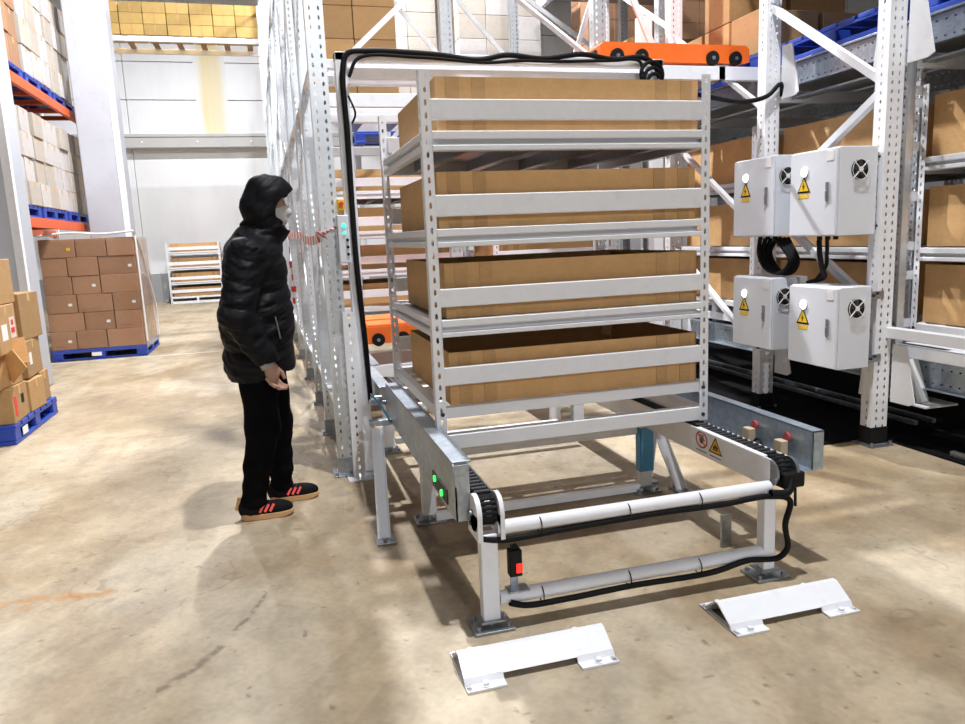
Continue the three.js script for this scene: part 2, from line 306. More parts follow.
// cables of the gate
tag(obj('cable_bundle', [tube([[0.5, 0.45, -4.36], [0.49, 0.8, -4.35], [0.47, 1.3, -4.345], [0.47, 2.0, -4.345], [0.47, 2.34, -4.345], [0.5, 2.425, -4.35], [0.6, 2.44, -4.35], [1.0, 2.43, -4.35], [1.25, 2.405, -4.345], [1.42, 2.435, -4.345], [1.65, 2.42, -4.345], [1.9, 2.45, -4.345], [2.1, 2.425, -4.345], [2.3, 2.44, -4.345], [2.38, 2.4, -4.345], [2.42, 2.32, -4.345]], 0.016, 160, 8),
  tube([[0.5, 2.3, -4.345], [0.56, 2.4, -4.345], [0.9, 2.412, -4.345], [1.3, 2.39, -4.34], [1.5, 2.405, -4.34], [1.75, 2.405, -4.34], [2.05, 2.415, -4.34], [2.28, 2.415, -4.34], [2.3, 2.34, -4.34]], 0.01, 140, 8), tube([[0.49, 2.2, -4.345], [0.52, 2.1, -4.33], [0.5, 2.05, -4.34]], 0.006, 20)],
  M.cable), 'thick black cable bundle running up the gate post and across the header', 'cable');
tag(obj('cable_loop', [0, 1, 2].map(i => ring([2.36 + 0.01 * i, 2.34 - 0.02 * i, -4.335], 'z', 0.075 - 0.015 * i, 0.012, 24)), M.cable), 'coiled black cable loop hanging at the right end of gate header', 'cable');
{ // tape
  const t = thing('barrier_tape', 'red and white striped barrier tape tied across the rack uprights', 'tape');
  const pts = [[0.392, 1.5, -4.405], [0.33, 1.465, -4.4], [0.283, 1.44, -4.42], [0.277, 1.42, -4.8], [0.27, 1.42, -5.6], [0.262, 1.46, -6.6], [0.24, 1.5, -8.2], [0.22, 1.52, -9.3]], cv = new THREE.CatmullRomCurve3(pts.map(p => V(...p)));
  const seg = (c, a, b, m, name) => { const p = c.getPoint(a), q = c.getPoint(b); obj(name, bar(p.toArray(), q.toArray(), 0.006, 0.06), m, t); };
  for (let i = 0; i < 40; i++) seg(cv, i / 40, (i + 1) / 40, i % 2 ? M.paper : M.red, 'stripe');
  const c2 = new THREE.CatmullRomCurve3([[0.225, 1.52, -9.3], [0.215, 1.2, -9.15], [0.23, 0.9, -9.25], [0.215, 0.62, -9.2]].map(p => V(...p)));
  for (let i = 0; i < 12; i++) seg(c2, i / 12, (i + 1) / 12, i % 2 ? M.paper : M.red, 'stripe');
}
{ // small control box on the gate post
  const t = thing('control_box', 'small grey control box with green lamps on the gate post', 'control box', [0.405, 1.28, -4.36]);
  obj('body', rb(-0.03, 0.035, 0, 0.27, -0.03, 0.05, 0.006), M.cab, t);
  obj('status_lamp', [disc([0.005, 0.21, 0.052], 'z', 0.011, 0.01, 10), disc([0.005, 0.17, 0.052], 'z', 0.008, 0.01, 10)], glow([0.05, 0.9, 0.6], 1.5), t);
  obj('emergency_stop', disc([0.0, 0.33, 0.04], 'z', 0.013, 0.03, 14), M.red, t);
  obj('stop_housing', rb(-0.02, 0.02, 0.3, 0.36, -0.02, 0.025, 0.005), M.yellow, t);
  obj('button', [0.13, 0.09, 0.05].map(y => disc([0.02, y, 0.052], 'z', 0.009, 0.01, 8)), M.black, t);
}

// ---------------------------------------------------------------- tray trolleys and their open cartons
function makeTrolley(label, tiers, top, w = 1.3, d = 1.14) {
  const t = thing('tray_trolley', label, 'trolley'); const W = w / 2, D = d / 2;
  for (const [sx, sz] of [[-1, 1], [1, 1], [-1, -1], [1, -1]]) obj('post', [perforated(0.042, top, 0.003, 0.05, [0], 0.013, 0.024).translate(sx * (W - 0.021), 0, sz * D), perforated(0.042, top, 0.003, 0.05, [0], 0.013, 0.02).rotateY(Math.PI / 2).translate(sx * W, 0, sz * (D - 0.021))], M.white, t);
  // welded base
  const wl = W - 0.04;
  obj('base_beam', rb(-wl, wl, 0.138, 0.186, D - 0.045, D - 0.005), M.white, t); obj('base_beam', rb(-wl, wl, 0.002, 0.066, D - 0.05, D), M.white, t);
  obj('base_beam', rb(-wl, wl, 0.138, 0.186, -D + 0.005, -D + 0.045), M.white, t); obj('base_beam', rb(-wl, wl, 0.002, 0.066, -D, -D + 0.05), M.white, t);
  for (const s of [-1, 1]) { obj('base_beam', rb(s * W - s * 0.045, s * W - s * 0.005, 0.138, 0.186, -D + 0.03, D - 0.03), M.white, t); obj('base_beam', rb(s * W - s * 0.05, s * W, 0.002, 0.066, -D + 0.03, D - 0.03), M.white, t); }
  for (const z of [D - 0.025, -D + 0.025]) obj('base_stud', rb(-0.026, 0.026, 0.066, 0.138, z - 0.02, z + 0.02), M.white, t);
  for (const x of [-0.42, -0.14, 0.14, 0.42]) obj('base_slat', rb(x - 0.03, x + 0.03, 0.14, 0.184, -D + 0.04, D - 0.04), M.white, t);
  for (const sx of [-1, 1]) for (const y of [0.03, 0.16]) obj('bolt', disc([sx * (W - 0.025), y, D + 0.004], 'z', 0.009, 0.008, 8), M.dark, t);
  for (const { tray, guard, brace } of tiers) {
    if (tray) {
      const [a, b] = tray, m = (a + b) / 2; // lower edge, upper edge
      for (const s of [1, -1]) obj('tray_rail', [rb(-wl, wl, m + 0.006, b, s * (D + 0.006), s * (D - 0.04)), rb(-wl, wl, a, m - 0.016, s * (D + 0.006), s * (D - 0.04)), bx(-wl, wl, a, b, s * (D - 0.032), s * (D - 0.04))], M.white, t);
      for (const s of [1, -1]) obj('tray_side', [rb(s * (W - 0.004), s * (W - 0.034), m + 0.008, b, -D + 0.05, D - 0.05), rb(s * (W - 0.004), s * (W - 0.034), a, m - 0.012, -D + 0.05, D - 0.05), bx(s * (W - 0.03), s * (W - 0.038), a, b, -D + 0.05, D - 0.05)], M.white, t);
      obj('deck', bx(-W + 0.04, W - 0.04, b - 0.012, b - 0.004, -D + 0.04, D - 0.04), M.steel, t);
      for (let i = 0; i < 4; i++) { const x = -0.45 + 0.3 * i; obj('rib', rb(x - 0.025, x + 0.025, a + 0.01, b - 0.012, -D + 0.04, D - 0.04), M.steel, t); }
    }
    if (guard) for (const s of [1, -1]) obj('guard_beam', rb(-wl, wl, guard[0], guard[1], s * (D - 0.022), s * (D + 0.002), 0.005), M.white, t);
  }
  return t;
}
const mainTiers = [{ tray: null, guard: [0.281, 0.36] }, { tray: [0.488, 0.561], guard: [0.614, 0.69] }, { tray: [0.86, 0.935], guard: [0.984, 1.071] }, { tray: [1.244, 1.321], guard: [1.364, 1.445] }];
const trolley = makeTrolley('white perforated tray trolley carrying four open cartons on the conveyor', mainTiers, 1.555); trolley.position.set(1.267, 0.5, -3.57);
function makeCarton(label, w, h, d, group, m = 0, bands = true) {
  const t = thing('open_carton', label, 'box', [0, 0, 0], 0, group), c = 0.006, W = w / 2, D = d / 2;
  obj('shell', [bx(-W, W, 0, c, -D, D), bx(-W, W, c, h, D - c, D), bx(-W, W, c, h, -D, -D + c), bx(-W, -W + c, c, h, -D + c, D - c), bx(W - c, W, c, h, -D + c, D - c)], M.card[m], t);
  if (bands) for (const x of [-W + 0.07, -W + 0.18, W - 0.18, W - 0.06]) obj('lap_band', bx(x - 0.028, x + 0.028, 0.002, h - 0.001, D, D + 0.003), M.cardDark, t);
  return t;
}
const words4 = ['on the bottom tier', 'on the second tier from the bottom', 'on the third tier from the bottom', 'on the top tier'];
[[0.686, 0.914], [1.062, 1.292], [1.436, 1.664], [1.822, 2.036]].forEach(([y0, y1], i) => {
  const c = makeCarton('long open brown carton ' + words4[i] + ', conveyor trolley', 1.19, y1 - y0, 0.9, 'cartons on the conveyor trolley', i % 3); c.position.set(1.285 - (i === 2 ? 0.012 : 0), y0 + 0.001, -3.49);
  if (i === 0) obj('flap', bar([0.32, 0.19, 0.05], [0.36, 0.3, 0.02], 0.05, 0.008), M.card[2], c);
});
// trolleys stored in the rack behind the mouth, and one at the back wall
function load(tr, p, ry, tiers, where, w = 1.19, d = 0.9, grp = 'cartons on stored trolleys') {
  const cs = Math.cos(ry), sn = Math.sin(ry);
  tiers.forEach(([y0, y1], i) => { const c = makeCarton('open carton on ' + ['lowest', 'second', 'third', 'top'][tiers.length === 3 && i === 2 ? 3 : i] + ' tier, ' + where.replace('the trolley on the upper level of', 'upper-level trolley of').replace('the trolley stored deep in the rack', 'trolley stored deep'), w, y1 - y0, d, grp, (i + tiers.length) % 3, tiers.length === 4); c.position.set(p[0] + 0.02 * cs, p[1] + y0 + 0.001, p[2] + 0.02 * sn); c.rotation.y = ry; });
}
const t4 = [[0.188, 0.414], [0.562, 0.792], [0.936, 1.164], [1.322, 1.536]];
const stored = [
  [[1.24, rl, -8.0], 'the trolley stored deep in the rack behind the gate'],
  [[2.7, rl, -7.4], 'the stored trolley seen right of the loaded trolley'],
  [[-1.91, 0, -21.05], 'the white trolley parked at the back wall'],
];
stored.forEach(([p, w]) => { copy(trolley, p, 0, (w.startsWith('the white') ? 'white tray trolley parked against the back wall' : 'white tray trolley, ' + w.slice(4))); load(null, p, 0, t4, w); });
// three-tier trolleys in the right-hand rack
const t3 = [[0.188, 0.55], [0.66, 1.02], [1.2, 1.56]];
const trolley3 = makeTrolley('white three-tier trolley nearest the viewer in the right rack', [{ tray: null }, { tray: [0.575, 0.655] }, { tray: [1.115, 1.195] }], 1.62, 1.16, 1.3);
trolley3.position.set(4.5, rl, -3.17); trolley3.rotation.y = -Math.PI / 2;
[[[4.5, rl, -3.17], 'the near right-hand trolley beside the cabinets'], [[4.5, rl, -4.55], 'the trolley behind the front grey cabinets'], [[4.5, rl, -5.95], 'the trolley behind the rear grey cabinets']].forEach(([p, w], i) => {
  if (i) copy(trolley3, p, -Math.PI / 2, 'white three-tier trolley, ' + w.slice(4)); load(null, p, -Math.PI / 2, t3, w, 1.08, 1.16, 'cartons in the right rack');
});

// ---------------------------------------------------------------- chain conveyor in front of the rack
const conv = thing('chain_conveyor', 'grey steel chain transfer conveyor carrying the tray trolley', 'conveyor');
{
  const yTop = 0.495;
  // side frames
  obj('side_frame', [rb(0.615, 0.625, 0.36, 0.478, -5.0, -2.44, 0.003), rb(0.7, 0.71, 0.36, 0.478, -5.0, -2.44, 0.003), bx(0.62, 0.705, 0.37, 0.38, -5.0, -2.44)], M.steel, conv);
  obj('side_frame', [rb(1.83, 1.838, 0.362, 0.482, -5.0, -2.42, 0.003), rb(1.925, 1.933, 0.36, 0.478, -5.0, -2.44, 0.003), bx(1.835, 1.928, 0.37, 0.38, -5.0, -2.44)], M.rack, conv);
  obj('cover_strip', rb(1.822, 1.85, 0.474, 0.486, -2.95, -2.46, 0.003), M.white, conv);
  // left guard, folded sheet
  obj('guard_plate', [shapeX([[-4.16, 0.565], [-4.16, 0.41], [-2.62, 0.39], [-2.47, 0.39], [-2.47, 0.52], [-2.5, 0.6], [-4.1, 0.605]], 0.56, 0.566), rb(0.56, 0.632, 0.597, 0.605, -4.1, -2.5, 0.002), bx(0.56, 0.614, 0.39, 0.6, -2.474, -2.47)], M.galv, conv);
  obj('guard_plate', [rb(0.53, 0.536, 0.46, 0.57, -5.0, -4.18, 0.002), rb(0.53, 0.6, 0.564, 0.57, -5.0, -4.18, 0.002)], M.galv, conv);
  // right guard, tall folded sheet
  obj('guard_plate', [rb(2.045, 2.053, 0.4, 0.565, -3.9, -2.44, 0.002), rb(2.045, 2.1, 0.557, 0.565, -3.9, -2.44, 0.002), rb(2.045, 2.1, 0.4, 0.565, -2.446, -2.44, 0.002), rb(2.0, 2.053, 0.4, 0.406, -3.9, -2.44, 0.002)], M.film, conv);
  for (const z of [-2.75, -3.3, -3.85]) obj('guard_bracket', rb(1.93, 2.05, 0.385, 0.402, z - 0.025, z + 0.025, 0.002), M.galv, conv);
  for (const z of [-2.8, -3.4, -4.0]) obj('guard_bracket', rb(0.563, 0.62, 0.4, 0.42, z - 0.025, z + 0.025, 0.002), M.galv, conv);
  // chains with rollers, end sprockets and round end covers
  for (const [x0, x1] of [[0.635, 0.692], [1.85, 1.915]]) {
    const xm = (x0 + x1) / 2, run = obj('chain', [bx(x0, x1, 0.462, 0.476, -5, -2.46), bx(x0, x1, 0.395, 0.405, -5, -2.46)], M.black, conv);
    for (let i = 0; i < 22; i++) obj('roller', [disc([xm, 0.481, -2.5 - i * 0.038], 'x', 0.008, x1 - x0, 8)], M.dark, run);
    const sp = obj('sprocket', [disc([xm, 0.432, -2.45], 'x', 0.05, 0.02, 18), disc([xm, 0.432, -2.45], 'x', 0.02, x1 - x0 + 0.02, 12)], M.steel, conv);
    for (let i = 0; i < 9; i++) { const a = -1.5 + i * 0.38; obj('chain_link', disc([xm, 0.432 + 0.046 * Math.sin(a), -2.45 + 0.046 * Math.cos(a)], 'x', 0.0095, x1 - x0, 8), M.black, sp); }
  }
  for (const [x0, x1] of [[0.612, 0.63], [0.696, 0.712]]) obj('end_cover', [disc([(x0 + x1) / 2, 0.43, -2.44], 'x', 0.068, x1 - x0, 24), bx(x0, x1, 0.34, 0.43, -2.51, -2.373)], M.white, conv);
  for (const [x0, x1] of [[1.832, 1.842], [1.924, 1.936]]) obj('end_cover', disc([(x0 + x1) / 2, 0.425, -2.43], 'x', 0.055, x1 - x0, 24), M.steel, conv);
  obj('end_bolt', [disc([0.607, 0.43, -2.44], 'x', 0.012, 0.012, 6), disc([0.609, 0.38, -2.47], 'x', 0.008, 0.01, 6)], M.steel, conv);
  obj('chain_tail', [rod([1.95, 0.40, -2.42], [1.955, 0.27, -2.42], 0.006), rb(1.86, 1.96, 0.365, 0.43, -2.43, -2.37, 0.01)], M.black, conv);
  // legs with foot plates
  for (const [x, z, h, m, w] of [[0.655, -2.41, 0.36, M.rack, 0.032], [1.812, -2.41, 0.36, M.rack, 0.027], [0.655, -3.5, 0.37, M.rack, 0.035], [1.84, -3.48, 0.37, M.rack, 0.035], [0.655, -4.8, 0.37, M.rack, 0.035], [1.84, -4.8, 0.37, M.rack, 0.035]]) {
    const l = obj('leg', rb(x - w, x + w, 0.03, h, z - 0.025, z + 0.025, 0.006), m, conv);
    obj('foot_plate', [rb(x - 0.075, x + 0.075, 0.001, 0.011, z - 0.06, z + 0.06, 0.002), rod([x, 0.011, z], [x, 0.05, z], 0.014, 8), ...[[-1, -1], [1, 1], [1, -1], [-1, 1]].map(([a, b]) => disc([x + a * 0.055, 0.018, z + b * 0.04], 'y', 0.009, 0.016, 6)), rb(x - 0.045, x + 0.045, 0.03, 0.038, z - 0.04, z + 0.04, 0.002)], M.steel, l);
  }
  obj('blue_film', [rb(1.8, 1.88, 0.12, 0.36, -3.452, -3.448, 0.001), rb(1.8, 1.804, 0.12, 0.36, -3.5, -3.448, 0.001)], M.blueWrap, conv);
  // cross tubes
  for (const [y, r] of [[0.372, 0.026], [0.105, 0.026]]) obj('cross_tube', rod([0.69, y, -2.41], [1.82, y, -2.41], r, 18), M.white, conv);
  for (const [y, z] of [[0.03, -3.47], [0.34, -3.5], [0.34, -4.6], [0.1, -4.7]]) obj('cross_bar', rb(0.68, 1.82, y - 0.02, y + 0.02, z - 0.02, z + 0.02), M.rack, conv);
  obj('stub_post', rb(1.8, 1.85, 0.001, 0.15, -2.71, -2.695, 0.003), M.steel, conv);
  // diagonal outriggers bolted to the floor
  for (const [a, b] of [[[0.4, 0.0, -3.33], [0.47, 0.4, -3.9]], [[2.02, 0, -3.4], [1.97, 0.36, -3.62]], [[1.92, 0, -3.62], [1.9, 0.36, -3.5]]]) {
    const o = obj('outrigger', [bar(a, b, 0.06, 0.008), bar([a[0] + 0.027, a[1], a[2]], [b[0] + 0.027, b[1], b[2]], 0.006, 0.04)], M.white, conv);
    obj('foot_plate', [rb(a[0] - 0.04, a[0] + 0.05, 0.001, 0.01, a[2] - 0.06, a[2] + 0.06, 0.002), disc([a[0], 0.02, a[2] + 0.04], 'y', 0.01, 0.02, 6), disc([a[0] - 0.02, 0.02, a[2] - 0.04], 'y', 0.01, 0.02, 6)], M.steel, o);
  }
  // cables tied below the tubes and down the right leg
  obj('cable', [tube([[0.62, 0.35, -2.39], [0.7, 0.335, -2.385], [0.95, 0.337, -2.39], [1.3, 0.342, -2.39], [1.6, 0.338, -2.388], [1.8, 0.345, -2.38], [1.89, 0.32, -2.372], [1.87, 0.22, -2.37], [1.885, 0.12, -2.372], [1.85, 0.085, -2.375], [1.7, 0.095, -2.375], [1.55, 0.07, -2.38], [1.2, 0.075, -2.38], [0.95, 0.07, -2.38], [0.78, 0.075, -2.378], [0.72, 0.095, -2.378]], 0.012, 200, 8),
    tube([[1.8, 0.36, -2.37], [1.87, 0.36, -2.36], [1.9, 0.4, -2.38]], 0.016, 30)], M.cable, conv);
  for (const x of [0.85, 1.2, 1.5]) for (const y of [0.372, 0.105]) obj('cable_tie', ring([x, y - 0.008, -2.405], 'x', 0.031, 0.0022, 16), M.black, conv);
  // photo sensor with red lamp on the lower tube
  const s = obj('photo_sensor', [rb(0.728, 0.775, 0.185, 0.285, -2.425, -2.385, 0.004), rb(0.74, 0.765, 0.285, 0.3, -2.42, -2.395, 0.004)], M.black, conv);
  obj('sensor_bracket', [rb(0.74, 0.77, 0.125, 0.2, -2.432, -2.426, 0.001), rb(0.72, 0.8, 0.125, 0.132, -2.44, -2.38, 0.001)], M.steel, s);
  obj('sensor_lamp', [bx(0.752, 0.772, 0.2, 0.235, -2.3855, -2.383), bx(0.7745, 0.7765, 0.2, 0.235, -2.42, -2.39)], glow([1, 0.02, 0.01], 2), s);
  // green status lamps in the left guard
  obj('lamp_plate', rb(0.556, 0.561, 0.41, 0.47, -2.86, -2.6, 0.001), M.dark, conv);
  obj('status_lamp', [disc([0.555, 0.452, -2.8], 'x', 0.013, 0.012, 12), disc([0.555, 0.432, -2.68], 'x', 0.013, 0.012, 12)], glow([0.04, 0.9, 0.12], 2), conv);
  // sensors and red reflectors inside the right guard
  for (const z of [-2.58, -2.8]) { const b = obj('sensor_bracket', [rb(1.985, 2.02, 0.4, 0.5, z - 0.025, z + 0.025, 0.004)], mat([0.62, 0.5, 0.34], 0.6), conv); obj('reflector', disc([2.04, 0.505, z - 0.01], 'x', 0.02, 0.01, 14), mat([0.5, 0.09, 0.09], 0.5), b); }
  obj('sensor_cable', tube([[2.0, 0.41, -2.6], [1.98, 0.45, -2.66], [1.99, 0.47, -2.72], [2.0, 0.42, -2.78]], 0.006, 24), M.cable, conv);
  // small parts by the rack: hoses and fittings
  for (const g of [rb(0.47, 0.56, 0.48, 0.5, -4.2, -4.12, 0.003), rb(0.44, 0.56, 0.4, 0.43, -4.0, -3.95, 0.003), disc([0.5, 0.52, -4.1], 'x', 0.02, 0.06, 10)]) obj('fitting', g, M.galv, conv);
  obj('hose', tube([[0.5, 0.5, -4.2], [0.47, 0.56, -4.05], [0.5, 0.52, -3.9], [0.54, 0.44, -3.85]], 0.006, 30), M.blueWrap, conv);
  // printed safety plate
  const cv = document.createElement('canvas'); cv.width = 256; cv.height = 160; const g = cv.getContext('2d');
  g.fillStyle = '#e9e9ea'; g.fillRect(0, 0, 256, 160);
  g.lineWidth = 11; g.strokeStyle = '#c3202a'; g.beginPath(); g.arc(66, 62, 48, 0, 7); g.stroke();
  g.fillStyle = '#222'; g.beginPath(); g.ellipse(66, 66, 17, 20, 0, 0, 7); g.fill(); for (let i = 0; i < 4; i++) g.fillRect(48 + i * 10, 28, 7, 34); g.fillRect(80, 54, 16, 8);
  g.strokeStyle = '#c3202a'; g.lineWidth = 9; g.beginPath(); g.moveTo(32, 28); g.lineTo(100, 96); g.stroke();
  g.fillStyle = '#111'; g.beginPath(); g.moveTo(188, 8); g.lineTo(246, 112); g.lineTo(130, 112); g.fill();
  g.fillStyle = '#f2b705'; g.beginPath(); g.moveTo(188, 24); g.lineTo(234, 104); g.lineTo(142, 104); g.fill();
  g.fillStyle = '#111'; g.fillRect(164, 86, 46, 7); g.beginPath(); g.arc(178, 74, 11, 0, 7); g.fill(); g.beginPath(); g.arc(198, 74, 11, 0, 7); g.fill(); g.fillRect(184, 50, 9, 22);
  g.fillStyle = '#333'; g.fillRect(18, 130, 96, 6); g.fillRect(140, 130, 98, 6);
  const ct = new THREE.CanvasTexture(cv); ct.colorSpace = THREE.SRGBColorSpace;
  obj('safety_sticker', new THREE.PlaneGeometry(0.235, 0.119).rotateY(-Math.PI / 2).translate(1.8285, 0.4225, -2.85), mat([1, 1, 1], 0.5, 0, { map: ct }), conv, true);
}

// ---------------------------------------------------------------- wheel stops on the floor
function wheelStop(x0, x1, label) {
  const t = thing('floor_stop', label, 'floor stop', [x0, 0, -2.16], 0, 'white steel stops in front of the conveyor'), L = x1 - x0, f = 0.13;
  const prof = (y0) => [[0.0, 0.07], [-0.02, 0.07], [-0.078, y0], [-0.071, y0], [-0.017, 0.064], [-0.003, 0.064], [0.068, y0], [0.075, y0]];
  obj('ridge', [shapeX(prof(0.022), 0.0, L)], M.white, t); for (const a of [0, L - 0.02]) obj('end_strip', rb(a, a + 0.02, 0.001, 0.008, -0.115, 0.115, 0.002), M.white, t);
  const foot = (a, b, s) => obj('foot', [shapeX([[0.066 * s, 0.024], [0.073 * s, 0.026], [0.083 * s, 0.008], [0.12 * s, 0.008], [0.12 * s, 0.001], [0.078 * s, 0.001]].slice(0), a, b)], M.white, t);
  for (const s of [1, -1]) for (const [a, b] of [[0, f], [L - f, L]]) { const o = foot(a, b, s); obj('bolt', [disc([(a + b) / 2, 0.014, s * 0.1], 'y', 0.011, 0.012, 6), disc([(a + b) / 2, 0.009, s * 0.1], 'y', 0.016, 0.003, 14)], M.white, o); }
  return t;
}
wheelStop(0.47, 0.985, 'white steel floor stop in front of the left conveyor leg');
wheelStop(1.43, 1.94, 'white steel floor stop in front of the right conveyor leg');

// ---------------------------------------------------------------- shuttle carts
function shuttle(p, label) {
  const t = thing('shuttle_cart', label, 'shuttle cart', p), W = 0.63, D = 0.45;
  obj('body', [shapeZ([[-W, 0.035], [-W + 0.05, 0.02], [W - 0.05, 0.02], [W, 0.035], [W, 0.13], [W - 0.03, 0.155], [-W + 0.03, 0.155], [-W, 0.13]], -D, D)], M.orange, t);
  obj('top_plate', [rb(-W + 0.06, W - 0.06, 0.155, 0.166, -D + 0.05, -0.08), rb(-W + 0.06, W - 0.06, 0.155, 0.166, 0.08, D - 0.05)], M.orange, t);
  for (const x of [-0.5, -0.3, 0.3, 0.5]) { const w = obj('wheel', disc([x, 0.055, D + 0.008], 'z', 0.052, 0.03, 20), M.black, t); obj('hub', disc([x, 0.055, D + 0.026], 'z', 0.014, 0.01, 12), M.steel, w); obj('rear_wheel', disc([x, 0.055, -D - 0.008], 'z', 0.052, 0.03, 16), M.black, t); }
  for (const g of [rb(-W - 0.02, -W, 0.04, 0.11, -D + 0.06, D - 0.06), rb(W, W + 0.02, 0.04, 0.11, -D + 0.06, D - 0.06)]) obj('bumper', g, M.dark, t);
  return t;
}
shuttle([1.27, rl + 0.002, -6.35], 'orange shuttle cart low in the rack behind the conveyor');
shuttle([3.08, 2.612, -5.72], 'orange shuttle cart on the upper rails above the stored trolleys');

// ---------------------------------------------------------------- right-hand rack with the control cabinets
const rackB = thing('storage_rack', 'white perforated steel rack at right holding the four grey cabinets', 'rack');
{
  const U = [[3.56, -3.71], [3.56, -4.82], [3.56, -6.15], [3.56, -7.6]];
  for (const [x, z] of U) { upright(rackB, x, z, 6.2, 0, 0.115, 0.09, 0, true); }
  upright(rackB, 3.72, -3.73, 2.1, 0.28, 0.05, 0.05); upright(rackB, 3.86, -3.78, 2.0, 0.45, 0.035, 0.03);
  for (const x of [5.3]) for (const z of [-3.71, -4.82, -6.15, -7.6]) upright(rackB, x, z, 6.2);
  // zigzag bracing
  const zz = [[0, 0.35], [1, 0.85], [0, 1.5 - 0.65], [1, 1.52], [0, 2.17], [1, 2.92], [0, 3.65], [1, 4.4], [0, 5.1]];
  for (let i = 1; i < zz.length - 1; i++) obj('brace', bar([3.56, zz[i][1], U[zz[i][0]][1]], [3.56, zz[i + 1][1], U[zz[i + 1][0]][1]], 0.045, 0.045), M.rack, rackB);
  for (const [a, b] of [[1, 2], [2, 3]]) for (let y = 0.4; y < 5.8; y += 0.9) obj('brace', bar([3.56, y, U[a][1]], [3.56, y + 0.85, U[b][1]], 0.045, 0.03), M.rack, rackB);
  // long beams towards the viewer
  obj('beam', rb(3.58, 3.64, 0.68, 0.745, -3.7, 1.2), M.rack, rackB);
  obj('beam', [rb(3.72, 3.78, 0.55, 0.63, -3.72, 1.2), rb(3.72, 3.82, 0.62, 0.63, -3.72, 1.2, 0.002)], M.rack, rackB);
  // punched shuttle rails, lower and upper
  const railGeo = (len) => metric(clean([perforated(0.16, len, 0.004, 0.06, [-0.045, 0.045], 0.012, 0.016).rotateZ(0).rotateX(Math.PI / 2).rotateZ(Math.PI / 2), bx(0, 0.09, 0.076, 0.082, 0, len), bx(-0.05, 0, -0.082, -0.076, 0, len)]));
  const rg = railGeo(10.8);
  for (const [x, y] of [[3.8, 0.45], [5.2, 0.45], [3.8, 2.46], [5.2, 2.46]]) { const r = share('shuttle_rail', rg, rackB, M.galv); r.position.set(x, y, -9.6); }
  obj('rail_flange', [rb(3.78, 3.95, 2.545, 2.56, -9.6, 1.2, 0.003), rb(3.8, 3.9, 2.3, 2.315, -9.6, 1.2, 0.003)], M.galv, rackB);
  // brackets carrying the rails on the uprights
  for (const [x, z] of U) for (const y of [2.28, 0.28]) obj('gusset', [shapeX([[z + 0.06, y], [z + 0.2, y], [z + 0.24, y + 0.02], [z + 0.16, y + 0.36], [z + 0.06, y + 0.36]], 3.62, 3.63), shapeX([[z - 0.06, y], [z - 0.2, y], [z - 0.16, y + 0.36], [z - 0.06, y + 0.36]], 3.62, 3.63)], M.rack, rackB);
  obj('gusset', [bar([3.74, 0.29, -3.52], [3.72, 0.55, -3.6], 0.08, 0.01), rb(3.66, 3.9, 0.275, 0.287, -3.66, -3.42, 0.002)], M.rack, rackB);
  for (const z of [-4.9, -6.15, -7.6, -3.75, -2.4, -1.0]) obj('cross_beam', rb(3.6, 5.3, 2.28, 2.36, z - 0.03, z + 0.03), M.rack, rackB);
  for (const y of [4.3, 6.0]) for (const x of [3.6, 5.3]) obj('beam', rb(x - 0.03, x + 0.03, y - 0.06, y + 0.06, -9.6, 1.2), M.rack, rackB);
  obj('upper_deck', bx(3.9, 5.2, 2.56, 2.575, -9.6, 1.2), M.steel, rackB);
  obj('upper_deck', bx(3.6, 5.3, 4.37, 4.385, -9.6, 1.2), M.steel, rackB);
  // floor rails of the lane
  for (const [x, z0, z1] of [[3.74, -3.3, 1.2], [4.25, -9, -3.9], [4.1, -9, -3.9]]) obj('floor_rail', rb(x - 0.015, x + 0.015, 0.013, 0.045, z0, z1, 0.003), M.steel, rackB);
  // plates between the small posts
  for (const y of [0.72, 1.02, 1.2, 1.5, 1.8, 2.05, 2.12]) obj('spacer_plate', rb(3.72, 3.9, y, y + 0.055, -3.765, -3.755, 0.002), M.white, rackB);
}
tag(obj('cable', tube([[2.48, 2.27, -4.34], [2.9, 2.235, -4.5], [3.3, 2.25, -4.7], [3.5, 2.3, -4.74], [3.6, 2.38, -4.74], [3.63, 2.3, -4.76]], 0.016, 60), M.cable), 'black cable slung from the gate header to the right rack upright', 'cable');
